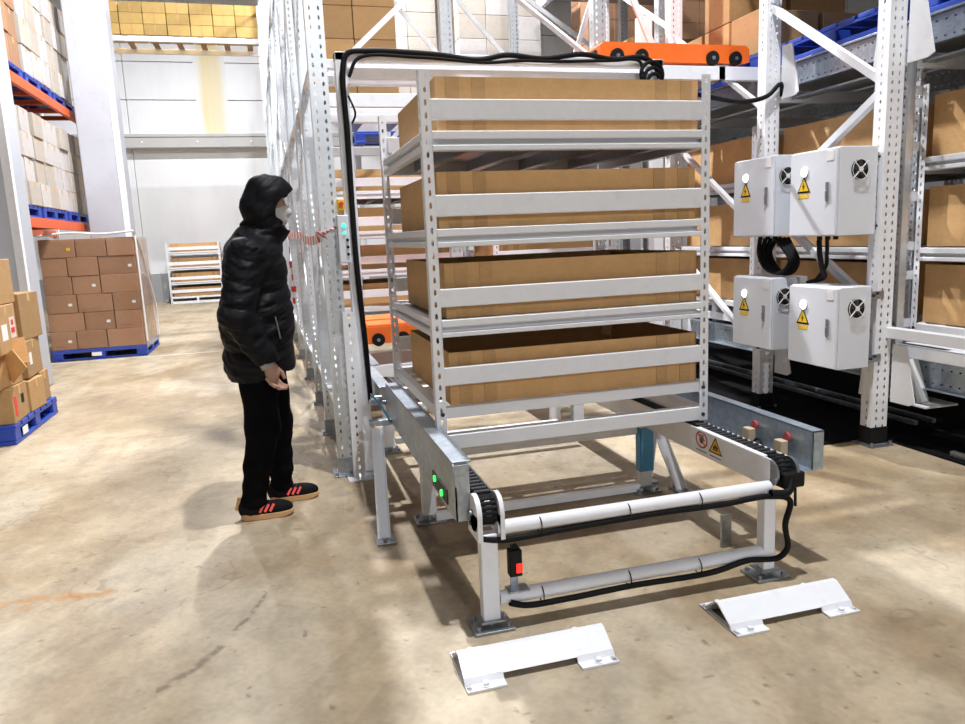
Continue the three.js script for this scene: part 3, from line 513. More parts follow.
// cabinets
function cabinet(z0, z1, y0, y1, label, D = 0.285, fx = 0.155) {
  const t = thing('control_cabinet', label, 'cabinet', [3.2, y0, z1], 0, 'grey control cabinets on the right rack'), W = z1 - z0, H = y1 - y0;
  obj('body', rb(0.018, D, 0, H, -W, 0, 0.005), M.cab, t);
  const d = obj('door', rb(0, 0.016, 0.006, H - 0.006, -W + 0.004, -0.004, 0.004), M.cab, t);
  obj('lock_handle', [rb(-0.01, 0, H * 0.4, H * 0.62, -0.085, -0.06, 0.004), rb(-0.016, -0.01, H * 0.43, H * 0.52, -0.08, -0.066, 0.003)], M.steel, d);
  obj('number_plate', rb(-0.003, 0, H - 0.075, H - 0.018, -0.085, -0.03, 0.001), M.paper, d);
  // lightning triangle
  const zc = -W * 0.68, yc = H * 0.6, tri = (s, x0, x1) => shapeX([[zc - s, yc - s * 0.75], [zc + s, yc - s * 0.75], [zc, yc + s]], x0, x1);
  const w = obj('warning_triangle', tri(0.058, -0.002, 0), M.black, d); obj('yellow_field', tri(0.043, -0.0035, -0.002), M.yellow, w);
  obj('lightning_bolt', shapeX([[zc + 0.004, yc + 0.02], [zc - 0.012, yc - 0.008], [zc + 0.001, yc - 0.006], [zc - 0.006, yc - 0.027], [zc + 0.012, yc - 0.0], [zc, yc - 0.002]], -0.005, -0.0035), M.black, w);
  obj('warning_strip', bx(-0.002, 0, yc - 0.075, yc - 0.052, zc - 0.045, zc + 0.045), M.yellow, w);
  const l = obj('indicator_lamp', new THREE.SphereGeometry(0.026, 16, 10).scale(0.5, 1, 1).translate(-0.006, H * 0.76, zc + 0.005), glow([1, 1, 1], 7), d); obj('bezel', ring([-0.003, H * 0.76, zc + 0.005], 'x', 0.029, 0.004, 20), M.paper, l);
  // fan in the side wall
  const fy = H * 0.74, f = obj('fan', disc([fx, fy, 0.002], 'z', 0.058, 0.006, 24), M.black, t);
  for (let i = 0; i < 5; i++) { const a = i * 1.2566; obj('blade', bar([fx + 0.014 * Math.cos(a), fy + 0.014 * Math.sin(a), 0.007], [fx + 0.05 * Math.cos(a + 0.35), fy + 0.05 * Math.sin(a + 0.35), 0.007], 0.026, 0.003), M.dark, f); }
  obj('fan_guard', [ring([fx, fy, 0.013], 'z', 0.058, 0.0018, 28), ...[0, 1].map(i => { const a = Math.PI / 4 + i * Math.PI / 2; return rod([fx - 0.072 * Math.cos(a), fy - 0.072 * Math.sin(a), 0.012], [fx + 0.072 * Math.cos(a), fy + 0.072 * Math.sin(a), 0.012], 0.0032, 6); }), disc([fx, fy, 0.014], 'z', 0.015, 0.005, 14)], M.paper, f);
  for (const y of [0.05, H - 0.06]) { const b = obj('bracket', [rb(D, 0.345, y - 0.02, y + 0.02, -0.06, -0.02, 0.003), rb(D - 0.03, 0.345, y - 0.024, y + 0.024, -0.015, -0.009, 0.002)], M.steel, t); obj('bolt', [disc([D + 0.02, y, -0.004], 'z', 0.009, 0.012, 6), disc([D + 0.048, y + 0.012, -0.004], 'z', 0.009, 0.012, 6)], M.dark, b); }
  obj('cable_gland', [0.1, 0.16, 0.22].map(x => disc([x, -0.012, -W * 0.6], 'y', 0.016, 0.03, 10)), M.black, t);
  return t;
}
cabinet(-4.1, -3.69, 1.312, 1.825, 'upper front grey control cabinet with lightning sign and side fan');
cabinet(-4.7, -4.26, 1.316, 1.84, 'upper rear grey control cabinet partly hidden behind the front one', 0.285, 0.1);
cabinet(-4.08, -3.65, 0.512, 1.008, 'lower front grey control cabinet with lightning sign and side fan', 0.245, 0.135);
cabinet(-4.69, -4.26, 0.55, 1.04, 'lower rear grey control cabinet partly hidden behind the front one', 0.285, 0.1);
tag(obj('cable_loop', [0, 1, 2, 3].map(i => tube([[3.28 + i * 0.03, 1.3, -4.5 + i * 0.02], [3.26 + i * 0.03, 1.2, -4.48], [3.27 + i * 0.03, 1.1 - i * 0.012, -4.42 + i * 0.02], [3.3 + i * 0.03, 1.07, -4.3], [3.31 + i * 0.02, 1.15, -4.22], [3.3 + i * 0.02, 1.3, -4.36 + i * 0.015]], 0.015, 50)), M.cable), 'loops of black cable hanging under the upper rear cabinet', 'cable');
tag(obj('cable', [tube([[3.3, 1.285, -3.94], [3.3, 1.2, -3.93], [3.34, 1.1, -3.95], [3.4, 1.05, -4.0], [3.44, 1.0, -4.2]], 0.016, 40), tube([[3.36, 1.285, -3.94], [3.37, 1.2, -3.95], [3.4, 1.12, -3.99], [3.44, 1.0, -4.15]], 0.012, 30)], M.cable), 'black cables dropping from the upper front cabinet', 'cable');
{ // dark cable chain and clutter on the lane floor
  const t = thing('cable_chain', 'black plastic cable chain lying on the dark floor under the cabinets', 'cable chain');
  for (let i = 0; i < 26; i++) { const a = i / 26; obj('link', rb(-0.04, 0.04, 0, 0.05, -0.03, 0.03, 0.008).rotateY(0.5 * Math.sin(i)).translate(2.86 + 0.32 * a + 0.03 * Math.sin(i * 0.9), 0.015 + 0.06 * Math.max(0, Math.sin(i * 0.7)) * (i % 3 ? 1 : 0.6), -4.5 + 0.6 * a), M.dark, t); }
}
// blue pallets
function palletParts(t, w, d, h = 0.15, axisX = true) {
  const W = w / 2, D = d / 2;
  for (let i = 0; i < 7; i++) { const z = -D + (i + 0.5) * d / 7; obj('deck_board', rb(-W, W, h - 0.03, h, z - d / 17, z + d / 17, 0.005), M.bluePlastic, t); }
  for (const x of [-W + 0.07, 0, W - 0.07]) { for (const z of [-D + 0.07, 0, D - 0.07]) obj('block', rb(x - 0.065, x + 0.065, 0.03, h - 0.03, z - 0.065, z + 0.065, 0.008), M.bluePlastic, t); obj('runner', rb(x - 0.065, x + 0.065, 0, 0.03, -D, D, 0.005), M.bluePlastic, t); }
  for (const s of [-1, 1]) obj('edge_band', [rb(-W, W, h - 0.045, h - 0.028, s * (D - 0.004), s * (D - 0.02), 0.003), rb(s * (W - 0.004), s * (W - 0.02), h - 0.045, h - 0.028, -D, D, 0.003)], M.bluePlastic, t);
}
function pallet(p, ry, label, w = 1.1, d = 1.1) { const t = thing('plastic_pallet', label, 'pallet', p, ry, 'blue plastic pallets'); palletParts(t, w, d); return t; }
function carton(p, w, h, d, ry, m, label, group, rz = 0) {
  const t = thing('carton', label, 'box', p, ry, group); t.rotation.z = rz;
  obj('shell', rb(-w / 2, w / 2, 0, h, -d / 2, d / 2, 0.007), m, t);
  return t;
}
function tapeOn(t, w, h, d) { obj('tape', [bx(-w / 2 - 0.001, w / 2 + 0.001, h, h + 0.001, -0.025, 0.025), bx(w / 2, w / 2 + 0.001, h - 0.07, h, -0.025, 0.025), bx(-w / 2 - 0.001, -w / 2, h - 0.07, h, -0.025, 0.025)], M.cardDark, t); }
// pallets with cartons on the upper level at right
[[-3.2, 'nearest'], [-4.55, 'second'], [-5.9, 'third'], [-7.25, 'farthest']].forEach(([z, w], i) => {
  pallet([4.45, 2.576, z], 0, w + ' blue pallet on the upper level of the right rack', 1.25, 1.2);
  if (i > 1) for (let l = 0; l < 2; l++) for (let k = 0; k < 3; k++) for (let q = 0; q < 2; q++) { if (l === 1 && (i + k) % 3 !== 0) continue;
    const h = 0.33; carton([4.1 + q * 0.6, 2.728 + l * (h + 0.004), z - 0.4 + k * 0.4 + rr(-0.005, 0.005)], 0.55, h, 0.37, rr(-0.008, 0.008), M.kraft[(k + l + q) % 3], `tan carton, ${l ? 'upper' : 'lower'} layer, ${q ? 'rear' : 'front'} row, ${ORD[k]} from far end, ${w} upper pallet`, 'tan cartons on upper right pallets'); }
});
// stacks deep in the rack, wrapped in film, upper level
const filmWrap = new THREE.MeshPhysicalMaterial({ color: 0xffffff, roughness: 0.25, transmission: 1, thickness: 0, ior: 1.3, transparent: false });
function stack(px, py, pz, nx, nl, nz, cw, ch, cd, mats, who, group, only) {
  for (let l = 0; l < nl; l++) for (let a = 0; a < nx; a++) for (let b = 0; b < nz; b++) {
    if (only && !only(a, l, b, nx, nl, nz)) continue;
    const side = ['front', 'second', 'third', 'fourth', 'rear'][b];
    const t = carton([px + (a - (nx - 1) / 2) * (cw + 0.006) + rr(-0.001, 0.001), py + l * (ch + 0.002), pz - (b - (nz - 1) / 2) * (cd + 0.006) + rr(-0.002, 0.002)], cw, ch, cd, rr(-0.003, 0.003), mats[Math.floor(rnd() * mats.length)], `${who}, layer ${['one', 'two', 'three', 'four', 'five', 'six', 'seven', 'eight'][l]} from below, ${ORD[a]} from left${nz > 1 ? ', ' + side + ' row' : ''}`, group);
    tapeOn(t, cw, ch, cd);
  }
}
pallet([0.98, 2.612, -8.2], 0, 'blue pallet under tan cartons on the upper level behind the gate', 0.9, 1.0);
stack(0.98, 2.764, -8.2, 2, 4, 1, 0.42, 0.31, 0.7, M.kraft, 'tan carton on upper level behind the gate', 'tan cartons behind the gate');
const shell = (a, l, b, nx, nl, nz) => b === 0 || a === nx - 1 || a === 0 || l === nl - 1;
const front = (a, l, b) => b === 0;
[[1.75, 'leftmost'], [3.2, 'left'], [5.05, 'middle'], [6.4, 'right']].forEach(([x, w], i) => {
  pallet([x, 2.62, -10.3], 0, `blue pallet under the ${w} carton stack deep in the rack`, 1.2, 1.1);
  stack(x, 2.772, -10.3, 3, 8, 1, 0.38, 0.3, 0.6, i > 1 ? M.brown : M.cream, `${i > 1 ? 'brown' : 'pale'} carton, ${w} stack deep in rack`, 'brown cartons deep in the rack', front);
  for (const dx of [-0.5, 0.5]) tag(obj('rack_leg', [rb(x + dx - 0.04, x + dx + 0.04, 0, 2.62, -10.5, -10.42)], M.rack), `white support leg under the ${w} carton stack, ${dx < 0 ? 'left' : 'right'} one`, 'rack leg');
});
// white roll standing in front of the brown stacks
{ const t = thing('film_roll', 'white roll of stretch film standing above the orange shuttle', 'roll', [3.36, 2.61, -6.32]); obj('roll', new THREE.CylinderGeometry(0.075, 0.075, 0.62, 24).translate(0, 0.32, 0), M.paper, t); obj('core', disc([0, 0.32, 0], 'y', 0.035, 0.66, 16), M.cardDark, t); obj('stand', rb(-0.14, 0.14, -0.01, 0.01, -0.1, 0.1, 0.003), M.galv, t); }

// ---------------------------------------------------------------- left side: wrapped stack, loose boxes, orange rack
{
  const px = -2.29, pz = -11.33;
  const p = pallet([px, 0, pz], 0, 'blue plastic pallet under the shrink-wrapped brown cartons', 1.16, 1.16);
  obj('label_plate', bx(-0.1, 0.02, 0.05, 0.1, 0.58, 0.584), M.paper, p); obj('side_skirt', [rb(-0.58, 0.58, 0.015, 0.03, 0.56, 0.58, 0.003)], M.bluePlastic, p);
  const rows = [[0.3, 0.36, 0.45], [0.42, 0.36, 0.33], [0.36, 0.42, 0.33], [0.33, 0.33, 0.45]], lw = ['bottom', 'second', 'third', 'fourth', 'fifth', 'top'];
  for (let l = 0; l < 6; l++) { const ws = rows[l % 4]; let x = px - 0.565; ws.forEach((w, a) => { for (let b = 0; b < 3; b++) {
    if (!(b === 0 || a === 2 || l === 5)) continue; const h = 0.237;
    const c = carton([x + w / 2 + 0.004 * a, 0.152 + l * 0.239, pz + (1 - b) * 0.376 + rr(-0.004, 0.008)], w - 0.002, h, 0.368, rr(-0.008, 0.008), M.brown[Math.floor(rnd() * 4)], `brown carton in wrapped stack, ${lw[l]} layer, ${ORD[a]} from left, ${['front', 'middle', 'rear'][b]} row`, 'brown cartons in the wrapped stack');
    tapeOn(c, w - 0.002, h, 0.368);
    if (b === 0 && (l * 3 + a * 2) % 5 < 2) obj('sticker', bx(w / 2 - 0.1, w / 2 - 0.055, 0.09, 0.125, 0.184, 0.186), (l + a) % 2 ? M.yellow : M.paper, c);
    if (b === 0 && (l + a) % 3 === 0) obj('printed_line', bx(-w / 2 + 0.04, w / 2 - 0.14, 0.03, 0.055, 0.184, 0.1855), M.brown[2], c);
  } x += w + 0.004; }); }
  const f = thing('stretch_film', 'clear stretch film wrapped around the brown carton stack', 'film', [px, 0.1, pz]), W = 0.582, D = 0.582;
  const pane = (n, w, h, fn) => { const g = new THREE.PlaneGeometry(w, h, 30, 36), a = g.attributes.position; for (let i = 0; i < a.count; i++) a.setZ(i, 0.008 * fbm(a.getX(i) * 5 + n * 9, a.getY(i) * 14, 3)); g.computeVertexNormals(); return fn(g.translate(0, h / 2, 0)); };
  const fm = new THREE.MeshPhysicalMaterial({ color: 0xffffff, roughness: 0.12, transmission: 1, thickness: 0, ior: 1.45 });
  obj('film_sheet', [pane(1, 2 * W, 1.52, g => g.translate(0, 0, D)), pane(2, 2 * D, 1.52, g => g.rotateY(Math.PI / 2).translate(W, 0, 0)), pane(3, 2 * D, 1.52, g => g.rotateY(-Math.PI / 2).translate(-W, 0, 0))], fm, f);
  obj('film_edge', [tube([[W, 0.06, -D], [W + 0.015, 0.5, -D + 0.1], [W + 0.005, 0.9, -0.2], [W + 0.012, 1.3, 0.2], [W, 1.54, D]], 0.012, 40), tube([[W + 0.006, 0.1, D - 0.05], [W + 0.012, 0.7, D - 0.02], [W + 0.006, 1.5, D - 0.04]], 0.012, 30), tube([[-W, 1.53, D], [-0.2, 1.56, D - 0.03], [0.2, 1.535, D - 0.02], [W, 1.56, D]], 0.014, 40)], mat([0.8, 0.8, 0.82], 0.3), f);
}
{ // loose boxes on a blue pallet at the left edge
  const p = pallet([-2.55, 0, -6.72], 0, 'blue plastic pallet under the loose boxes at the left edge', 1.2, 1.15);
  obj('label_plate', bx(0.6, 0.603, 0.04, 0.1, 0.3, 0.42), M.paper, p);
  const L = [ // x, y, z, w, h, d, ry, label, sticker
    [-2.17, 0.152, -6.38, 0.42, 0.27, 0.4, 0.03, 'near bottom carton on the left pallet', 1], [-2.15, 0.152, -6.8, 0.4, 0.25, 0.34, -0.05, 'middle bottom carton on the left pallet', 0], [-2.17, 0.152, -7.13, 0.38, 0.26, 0.25, 0.03, 'far bottom carton on the left pallet', 0], [-2.72, 0.152, -6.6, 0.52, 0.27, 0.6, 0, 'inner bottom carton on the left pallet', 0],
    [-2.18, 0.424, -6.34, 0.4, 0.25, 0.4, -0.1, 'crumpled second-layer carton with an open flap on left pallet', 2], [-2.16, 0.414, -6.92, 0.36, 0.3, 0.5, 0.06, 'second-layer carton at the far side of left pallet', 3], [-2.72, 0.424, -6.6, 0.5, 0.27, 0.6, 0.03, 'inner second-layer carton on the left pallet', 0],
    [-2.19, 0.676, -6.36, 0.44, 0.36, 0.5, 0.05, 'third-layer carton with white and red labels on left pallet', 4], [-2.17, 0.716, -7.0, 0.38, 0.38, 0.46, -0.04, 'tall third-layer carton at the far side of left pallet', 0], [-2.72, 0.698, -6.6, 0.5, 0.34, 0.6, 0, 'inner third-layer carton on the left pallet', 0],
    [-2.2, 1.04, -6.42, 0.42, 0.34, 0.5, -0.04, 'top carton at the near side of left pallet', 0]];
  L.forEach(([x, y, z, w, h, d, ry, lab, st], i) => {
    const t = carton([x, y, z], w, h, d, ry, M.kraft[i % 3], 'tan ' + lab, 'loose tan boxes on the left pallet'); tapeOn(t, w, h, d);
    if (st === 1) { obj('printed_mark', bx(w / 2, w / 2 + 0.002, 0.12, 0.19, -0.09, -0.02), M.black, t); obj('printed_mark', bx(w / 2, w / 2 + 0.002, 0.05, 0.2, 0.1, 0.16), M.red, t); }
    if (st === 2) { obj('flap', [bar([w / 2 + 0.004, h - 0.02, 0.05], [w / 2 + 0.1, h - 0.16, 0.08], 0.24, 0.006), bar([w / 2, h, -0.1], [w / 2 + 0.09, h + 0.01, -0.12], 0.2, 0.006)], M.card[2], t); }
    if (st === 3) obj('paper_label', bx(w / 2, w / 2 + 0.002, 0.1, 0.2, 0.08, 0.16), M.paper, t);
    if (st === 4) { obj('paper_label', bx(w / 2, w / 2 + 0.002, 0.1, 0.22, 0.02, 0.16), M.paper, t); const r = obj('printed_mark', bx(w / 2, w / 2 + 0.002, 0.1, 0.26, -0.2, -0.06), mat([0.75, 0.62, 0.6], 0.7), t); obj('red_print', [bx(w / 2 + 0.002, w / 2 + 0.003, 0.14, 0.18, -0.18, -0.08), bx(w / 2 + 0.002, w / 2 + 0.003, 0.2, 0.24, -0.16, -0.1)], M.red, r); }
  });
}
{ // orange-beamed pallet rack behind the columns
  const t = thing('pallet_rack', 'pallet rack with orange beams behind the white columns', 'rack');
  for (const z of [-9.25, -13.35, -16.0]) for (const x of [-2.7, -3.9]) { const u = share('upright', uprightGeo(6.4), t, M.rack); u.position.set(x, 0, z); }
  for (const y of [1.78, 3.4, 5.3]) for (const x of [-2.66, -3.9]) for (const [a, b] of [[-13.3, -9.3], [-15.95, -13.4]]) obj('beam', rb(x - 0.025, x + 0.025, y - 0.06, y + 0.06, a, b), M.beamOrange, t);
  for (const y of [1.78, 3.4, 5.3]) for (let z = -13.0; z < -9.4; z += 0.65) obj('crossbar', rb(-3.88, -2.68, y + 0.0, y + 0.06, z - 0.03, z + 0.03), M.beamOrange, t);
  const lev = [[1.842, 'lower'], [3.462, 'upper']];
  lev.forEach(([y, w], li) => [[-10.0, 'near'], [-11.25, 'middle'], [-12.5, 'far']].forEach(([z, n]) => {
    pallet([-3.25, y, z], 0, `${n} blue pallet on the ${w} level of the orange rack`, 1.1, 1.16);
    for (let l = 0; l < (li ? 4 : 4); l++) for (let k = 0; k < 3; k++) { const h = li ? 0.33 : 0.285; const c = carton([-2.93 + rr(-0.025, 0.015), y + 0.152 + l * (h + 0.002), z - 0.385 + k * 0.385], 0.46, h, 0.375, rr(-0.03, 0.03), n === 'near' && li ? M.brown[k] : M.cream[Math.floor(rnd() * 4)], `${n === 'near' && li ? 'brown' : 'pale cream'} carton, layer ${['one', 'two', 'three', 'four'][l]}, ${ORD[k]} from far end, ${n} pallet, ${w} orange level`, 'cartons in the orange rack'); tapeOn(c, 0.46, h, 0.375); }
  }));
}
{ // storage bridge across the aisle with golden cartons
  const t = thing('storage_bridge', 'overhead steel bridge across the aisle carrying golden cartons', 'bridge');
  for (const z of [-15.6, -14.7]) obj('beam', rb(-2.6, 0.12, 4.98, 5.07, z - 0.03, z + 0.03), M.rack, t);
  for (let i = 0; i < 7; i++) obj('slat', rb(-2.5 + i * 0.41 - 0.05, -2.5 + i * 0.41 + 0.05, 5.07, 5.085, -15.65, -14.65), M.kraft[0], t);
  for (const z of [-15.6, -14.7]) obj('post', rb(-2.6, -2.5, 0, 4.98, z - 0.05, z + 0.05), M.rack, t);
  for (let l = 0; l < 3; l++) for (let k = 0; k < 7; k++) { const c = carton([-2.36 + k * 0.382, 5.087 + l * 0.182 , -14.98], 0.37, 0.18, 0.6, rr(-0.008, 0.008), M.gold[(k * 2 + l) % 3], `golden carton, ${ORD[l]} layer from below, ${ORD[k]} from left, overhead bridge`, 'golden cartons on the overhead bridge'); obj('strap', bx(-0.012, 0.012, 0, 0.18, 0.3, 0.303), M.cardDark, c); }
}
{ // roof truss between lamp and back wall
  const t = thing('roof_truss', 'grey steel roof truss in front of the back wall', 'truss');
  const z = -20.2; obj('chord', [rb(-9, 14, 9.2, 9.32, z - 0.06, z + 0.06), rb(-9, 14, 8.0, 8.12, z - 0.06, z + 0.06)], M.steel, t);
  for (let i = 0; i < 14; i++) obj('web', bar([-9 + i * 1.6, i % 2 ? 8.06 : 9.26, z], [-9 + (i + 1) * 1.6, i % 2 ? 9.26 : 8.06, z], 0.07, 0.07), M.steel, t);
}

// ---------------------------------------------------------------- person in a black hooded jacket
{
  const t = thing('person', 'person in black hooded puffer jacket, dark trousers and sneakers, watching the trolley', 'person', [-0.08, 0, -3.98]);
  const skin = mat([0.42, 0.25, 0.18], 0.6), jacket = matte([0.006, 0.0065, 0.009], 0.55, 0.3), pants = matte([0.004, 0.004, 0.005], 0.9, 0.12), knit = matte([0.008, 0.008, 0.01], 0.8, 0.25), sole = mat([0.6, 0.36, 0.17], 0.6), stripe = mat([0.9, 0.09, 0.07], 0.5);
  const hips = [[-0.035, 0.86, 0.085], [0.0, 0.86, -0.085]], knees = [[-0.035, 0.47, 0.1], [0.03, 0.47, -0.1]], ank = [[-0.115, 0.09, 0.1], [0.03, 0.09, -0.125]];
  const sh = [[-0.035, 1.35, 0.165], [0.0, 1.35, -0.165]], el = [[-0.1, 1.07, 0.245], [-0.04, 1.07, -0.245]], wr = [[0.015, 0.84, 0.215], [-0.02, 0.84, -0.22]];
  // body, one surface: trunk and limbs, then head and hands on finer grids
  const body = (x, y, z) => {
    let d = capd(x, y, z / 1.25, [-0.02, 0.92, 0], [-0.01, 1.35, 0], 0.11, 0.12);
    d = smin(d, capd(x, y, z, [0.0, 1.36, 0], [0.075, 1.56, 0], 0.06, 0.05), 0.05);
    for (let s = 0; s < 2; s++) { d = smin(d, capd(x, y, z, hips[s], knees[s], 0.075, 0.05), 0.04); d = smin(d, capd(x, y, z, knees[s], ank[s], 0.05, 0.035), 0.03); d = smin(d, capd(x, y, z, sh[s], el[s], 0.048, 0.038), 0.04); d = smin(d, capd(x, y, z, el[s], wr[s], 0.038, 0.026), 0.02); }
    return d;
  };
  const head = (x, y, z) => {
    y += 0.028; x += 0.008;
    let d = ell(x, y, z, [0.075, 1.635, 0], [0.098, 0.112, 0.078]);
    d = smin(d, ell(x, y, z, [0.105, 1.575, 0], [0.068, 0.085, 0.06]), 0.04);
    d = smin(d, capd(x, y, z, [0.165, 1.635, 0], [0.188, 1.587, 0], 0.008, 0.015), 0.016);          // nose
    d = smin(d, capd(x, y, z, [0.168, 1.548, -0.016], [0.168, 1.548, 0.016], 0.008, 0.008), 0.012);  // lips
    for (const s of [-1, 1]) { d = smin(d, capd(x, y, z, [0.158, 1.655, 0.014 * s], [0.148, 1.657, 0.05 * s], 0.01, 0.009), 0.014); d = Math.max(d, -ell(x, y, z, [0.172, 1.637, 0.032 * s], [0.014, 0.011, 0.017])); d = smin(d, ell(x, y, z, [0.158, 1.637, 0.032 * s], [0.0125, 0.0125, 0.0125]), 0.002); d = smin(d, ell(x, y, z, [0.062, 1.615, 0.08 * s], [0.02, 0.032, 0.01]), 0.01); }
    return smin(d, capd(x, y, z, [0.03, 1.46, 0], [0.065, 1.56, 0], 0.055, 0.05), 0.03);
  };
  const hand = (w, s) => { // relaxed hand hanging down and curling forward
    const f = [], pm = [w[0] + 0.022, w[1] - 0.062, w[2]];
    for (let i = 0; i < 4; i++) { const o = (i - 1.5) * 0.02, l = [0.88, 1, 0.95, 0.75][i], k0 = [pm[0] - 0.006 - o * 0.7, pm[1] - 0.03 + Math.abs(o) * 0.1, pm[2] + o * 0.6]; const k1 = [k0[0] + 0.016, k0[1] - 0.034 * l, k0[2]], k2 = [k1[0] + 0.022 * l, k1[1] - 0.02 * l, k1[2]], k3 = [k2[0] + 0.02 * l, k2[1] - 0.004, k2[2]]; f.push([k0, k1, 0.0095, 0.009], [k1, k2, 0.009, 0.0085], [k2, k3, 0.0085, 0.0075]); }
    const th = [[pm[0] + 0.018, pm[1] + 0.022, pm[2] - 0.02 * s], [pm[0] + 0.045, pm[1] - 0.01, pm[2] - 0.03 * s], [pm[0] + 0.055, pm[1] - 0.036, pm[2] - 0.03 * s]];
    return [(x, y, z) => {
      let d = capd(x, y, z, [w[0] - 0.01, w[1] + 0.05, w[2]], [w[0] + 0.008, w[1] - 0.02, w[2]], 0.027, 0.024);
      d = smin(d, ell(x, y, z, pm, [0.036, 0.048, 0.026]), 0.025);
      for (const [a, b, r0, r1] of f) d = smin(d, capd(x, y, z, a, b, r0, r1), 0.005);
      d = smin(d, capd(x, y, z, th[0], th[1], 0.012, 0.0105), 0.012); return smin(d, capd(x, y, z, th[1], th[2], 0.0105, 0.009), 0.004);
    }, [pm[0] - 0.08, pm[1] - 0.13, pm[2] - 0.08], [pm[0] + 0.11, pm[1] + 0.13, pm[2] + 0.08]];
  };
  const hs = [hand(wr[0], 1), hand(wr[1], -1)];
  obj('body', [fieldMesh(body, [-0.35, 0.02, -0.4], [0.35, 1.68, 0.4], 84), fieldMesh(head, [-0.06, 1.44, -0.12], [0.24, 1.78, 0.12], 90), ...hs.map(([f, a, b]) => fieldMesh(f, a, b, 64))], skin, t);
  obj('face_mask', [fieldMesh((x, y, z) => Math.max(head(x, y, z) - 0.007, y - 1.579 - 0.25 * (x - 0.12), 1.487 - y, 0.08 - x), [0.05, 1.46, -0.1], [0.23, 1.62, 0.1], 60)], mat([0.55, 0.56, 0.57], 0.9), t);
  obj('eye', [-1, 1].map(s => disc([0.1625, 1.609, 0.032 * s], 'x', 0.0055, 0.003, 12)), M.black, t);
  // trousers
  const tr = (x, y, z) => {
    const fold = 0.004 * Math.sin(y * 62 + 5 * x + 3 * z) * ss(0.55, 0.1, y) + 0.003 * Math.sin(y * 31 + 18 * z);
    let d = capd(x, y, z / 1.2, [-0.02, 0.84, 0], [-0.02, 0.98, 0], 0.128, 0.125);
    for (let s = 0; s < 2; s++) { d = smin(d, capd(x, y, z, hips[s], knees[s], 0.105, 0.084), 0.04); d = smin(d, capd(x, y, z, knees[s], [ank[s][0], 0.1, ank[s][2]], 0.084, 0.062), 0.03); }
    return Math.max(d + fold, 0.062 - y);
  };
  obj('trousers', fieldMesh(tr, [-0.3, 0.03, -0.3], [0.3, 1.06, 0.3], 100), pants, t);
  // jacket: quilted trunk and sleeves
  const puff = (y, p, a) => a * Math.pow(Math.abs(Math.sin(Math.PI * y / p)), 0.55);
  const jk = (x, y, z) => {
    const wr_ = 0.012 * (fbm(x * 16 + 7 + z * 5, y * 34 + z * 13, 3) - 0.5) * 2;
    let d = capd(x, y, z / 1.18, [-0.022, 0.62, 0], [-0.022, 1.02, 0], 0.165, 0.17); d = smin(d, capd(x, y, z / 1.18, [-0.015, 1.02, 0], [-0.002, 1.3, 0], 0.165, 0.15), 0.05);
    d = smin(d, capd(x, y, z, sh[0], sh[1], 0.08, 0.08), 0.08);
    d -= puff(y + 0.03 * Math.sin(z * 6), 0.15, 0.014) - 0.003;
    d = Math.max(d, 0.745 + 0.02 * Math.sin(x * 14) - y);
    for (let s = 0; s < 2; s++) {
      let a = smin(capd(x, y, z, sh[s], el[s], 0.088, 0.076), capd(x, y, z, el[s], wr[s], 0.076, 0.056), 0.03);
      a -= puff(y + 0.35 * x, 0.12, 0.01) - 0.002; a = Math.max(a, wr[s][1] - 0.012 - y + 0.2 * (x - wr[s][0]));
      d = smin(d, a, 0.016);
    }
    d = smin(d, capd(x, y, z, [0.01, 1.4, 0], [0.06, 1.485, 0], 0.115, 0.098) - puff(y, 0.05, 0.008), 0.03);
    return d + wr_;
  };
  const J = obj('jacket', fieldMesh(jk, [-0.38, 0.72, -0.4], [0.3, 1.62, 0.4], 120), jacket, t);
  const hd = (x, y, z) => {
    const wr_ = 0.005 * Math.sin(26 * (x - 0.02) + 34 * (y - 1.6)) * ss(0.2, 0.0, x) + 0.014 * (fbm(x * 15 + z * 9 + 3, y * 22 - x * 12, 3) - 0.5);
    let d = ell(x, y, z, [0.085, 1.62, 0], [0.122, 0.134, 0.118]); d = smin(d, capd(x, y, z, [0.15, 1.685, 0], [0.19, 1.66, 0], 0.034, 0.024), 0.06); d = smin(d, capd(x, y, z, [0.055, 1.46, 0], [0.065, 1.56, 0], 0.1, 0.105), 0.05);
    d = smin(d, capd(x, y, z, [0.1, 1.5, 0], [0.11, 1.52, 0], 0.09, 0.088), 0.03);
    const cav = Math.min(ell(x, y, z, [0.08, 1.62, 0], [0.108, 0.118, 0.104]), capd(x, y, z, [0.13, 1.6, 0], [0.26, 1.585, 0], 0.072, 0.088), Math.min(0.06, 0.08 * (Math.hypot((x - 0.21) / 0.09, (y - 1.555) / 0.09) - 1)));
    return Math.max(d + wr_, -cav);
  };
  obj('hood', fieldMesh(hd, [-0.14, 1.36, -0.17], [0.24, 1.79, 0.17], 100), jacket, J);
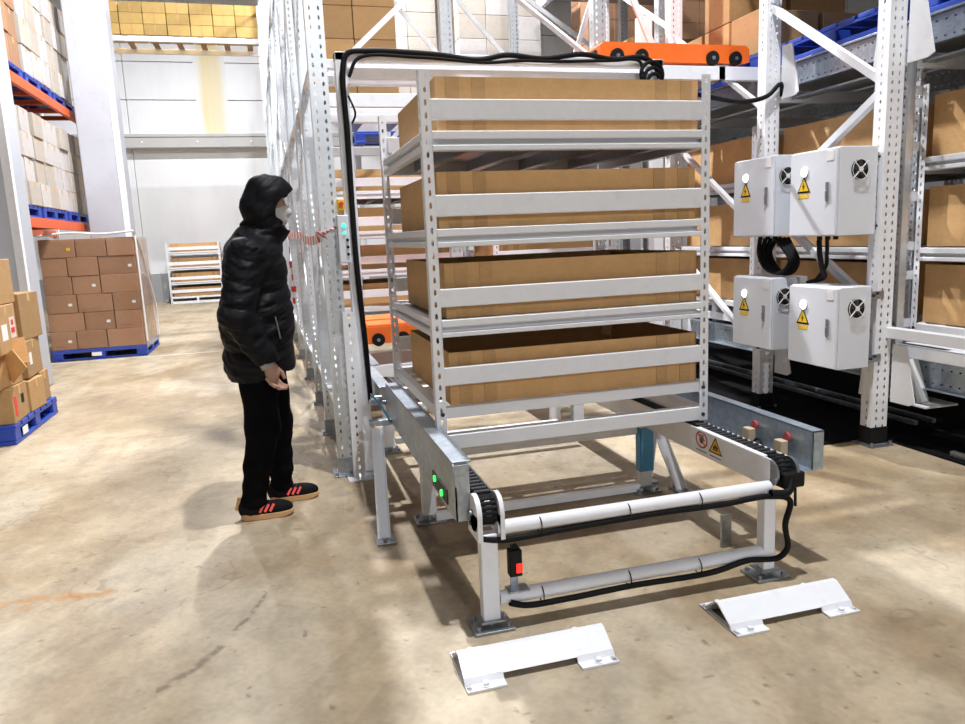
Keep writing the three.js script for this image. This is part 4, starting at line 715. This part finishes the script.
  obj('pocket_zip', tube([[0.075, 1.05, 0.187], [0.082, 1.0, 0.19], [0.09, 0.94, 0.188]], 0.004, 16, 6), M.steel, J);
  const cuffMat = mat([0.35, 0.35, 0.36], 0.85); for (const w of wr) obj('cuff', rod([w[0] - 0.004, w[1] - 0.01, w[2]], [w[0] + 0.008, w[1] - 0.034, w[2]], 0.037, 16), cuffMat, J);
  // sneakers
  ank.forEach((a, s) => {
    const ox = a[0] - 0.075, oz = a[2];
    const up = (x, y, z) => { const u = x - ox, w = z - oz; let d = smin(ell(u, y, w, [0.055, 0.055, 0], [0.06, 0.06, 0.042]), ell(u, y, w, [0.175, 0.042, 0], [0.095, 0.042, 0.046]), 0.04); d = smin(d, capd(u, y, w, [0.06, 0.06, 0], [0.075, 0.115, 0], 0.045, 0.043), 0.03); return Math.max(d, 0.024 - y); };
    const so = (x, y, z) => { const u = x - ox, w = z - oz, hw = 0.043 + 0.008 * Math.sin((u - 0.02) * 11); const toe = 0.012 * ss(0.2, 0.28, u) + 0.008 * ss(0.03, -0.01, u); return Math.max(capd(u, 0, w, [0.045, 0, 0], [0.225, 0, 0], hw, hw), y - 0.029 - 0.01 * ss(0.1, 0, u), 0.002 + toe - y); };
    const S = obj('shoe', fieldMesh(up, [ox - 0.03, 0.0, oz - 0.07], [ox + 0.3, 0.18, oz + 0.07], 64), knit, t);
    obj('sole', fieldMesh(so, [ox - 0.03, -0.01, oz - 0.07], [ox + 0.3, 0.07, oz + 0.07], 64), sole, S);
    for (const side of [1, -1]) for (let i = 0; i < 3; i++) obj('stripe', bar([ox + 0.1 + i * 0.026, 0.04, oz + side * 0.0465], [ox + 0.122 + i * 0.026, 0.075, oz + side * 0.034], 0.012, 0.008), stripe, S);
    obj('heel_tab', bar([ox - 0.008, 0.05, oz], [ox + 0.012, 0.12, oz], 0.03, 0.012), sole, S);
    obj('laces', [0, 1, 2].map(i => bar([ox + 0.125 + i * 0.022, 0.088 - i * 0.009, oz - 0.022], [ox + 0.13 + i * 0.022, 0.088 - i * 0.009, oz + 0.022], 0.006)), M.dark, S);
  });
}
renderer.render(scene, camera);
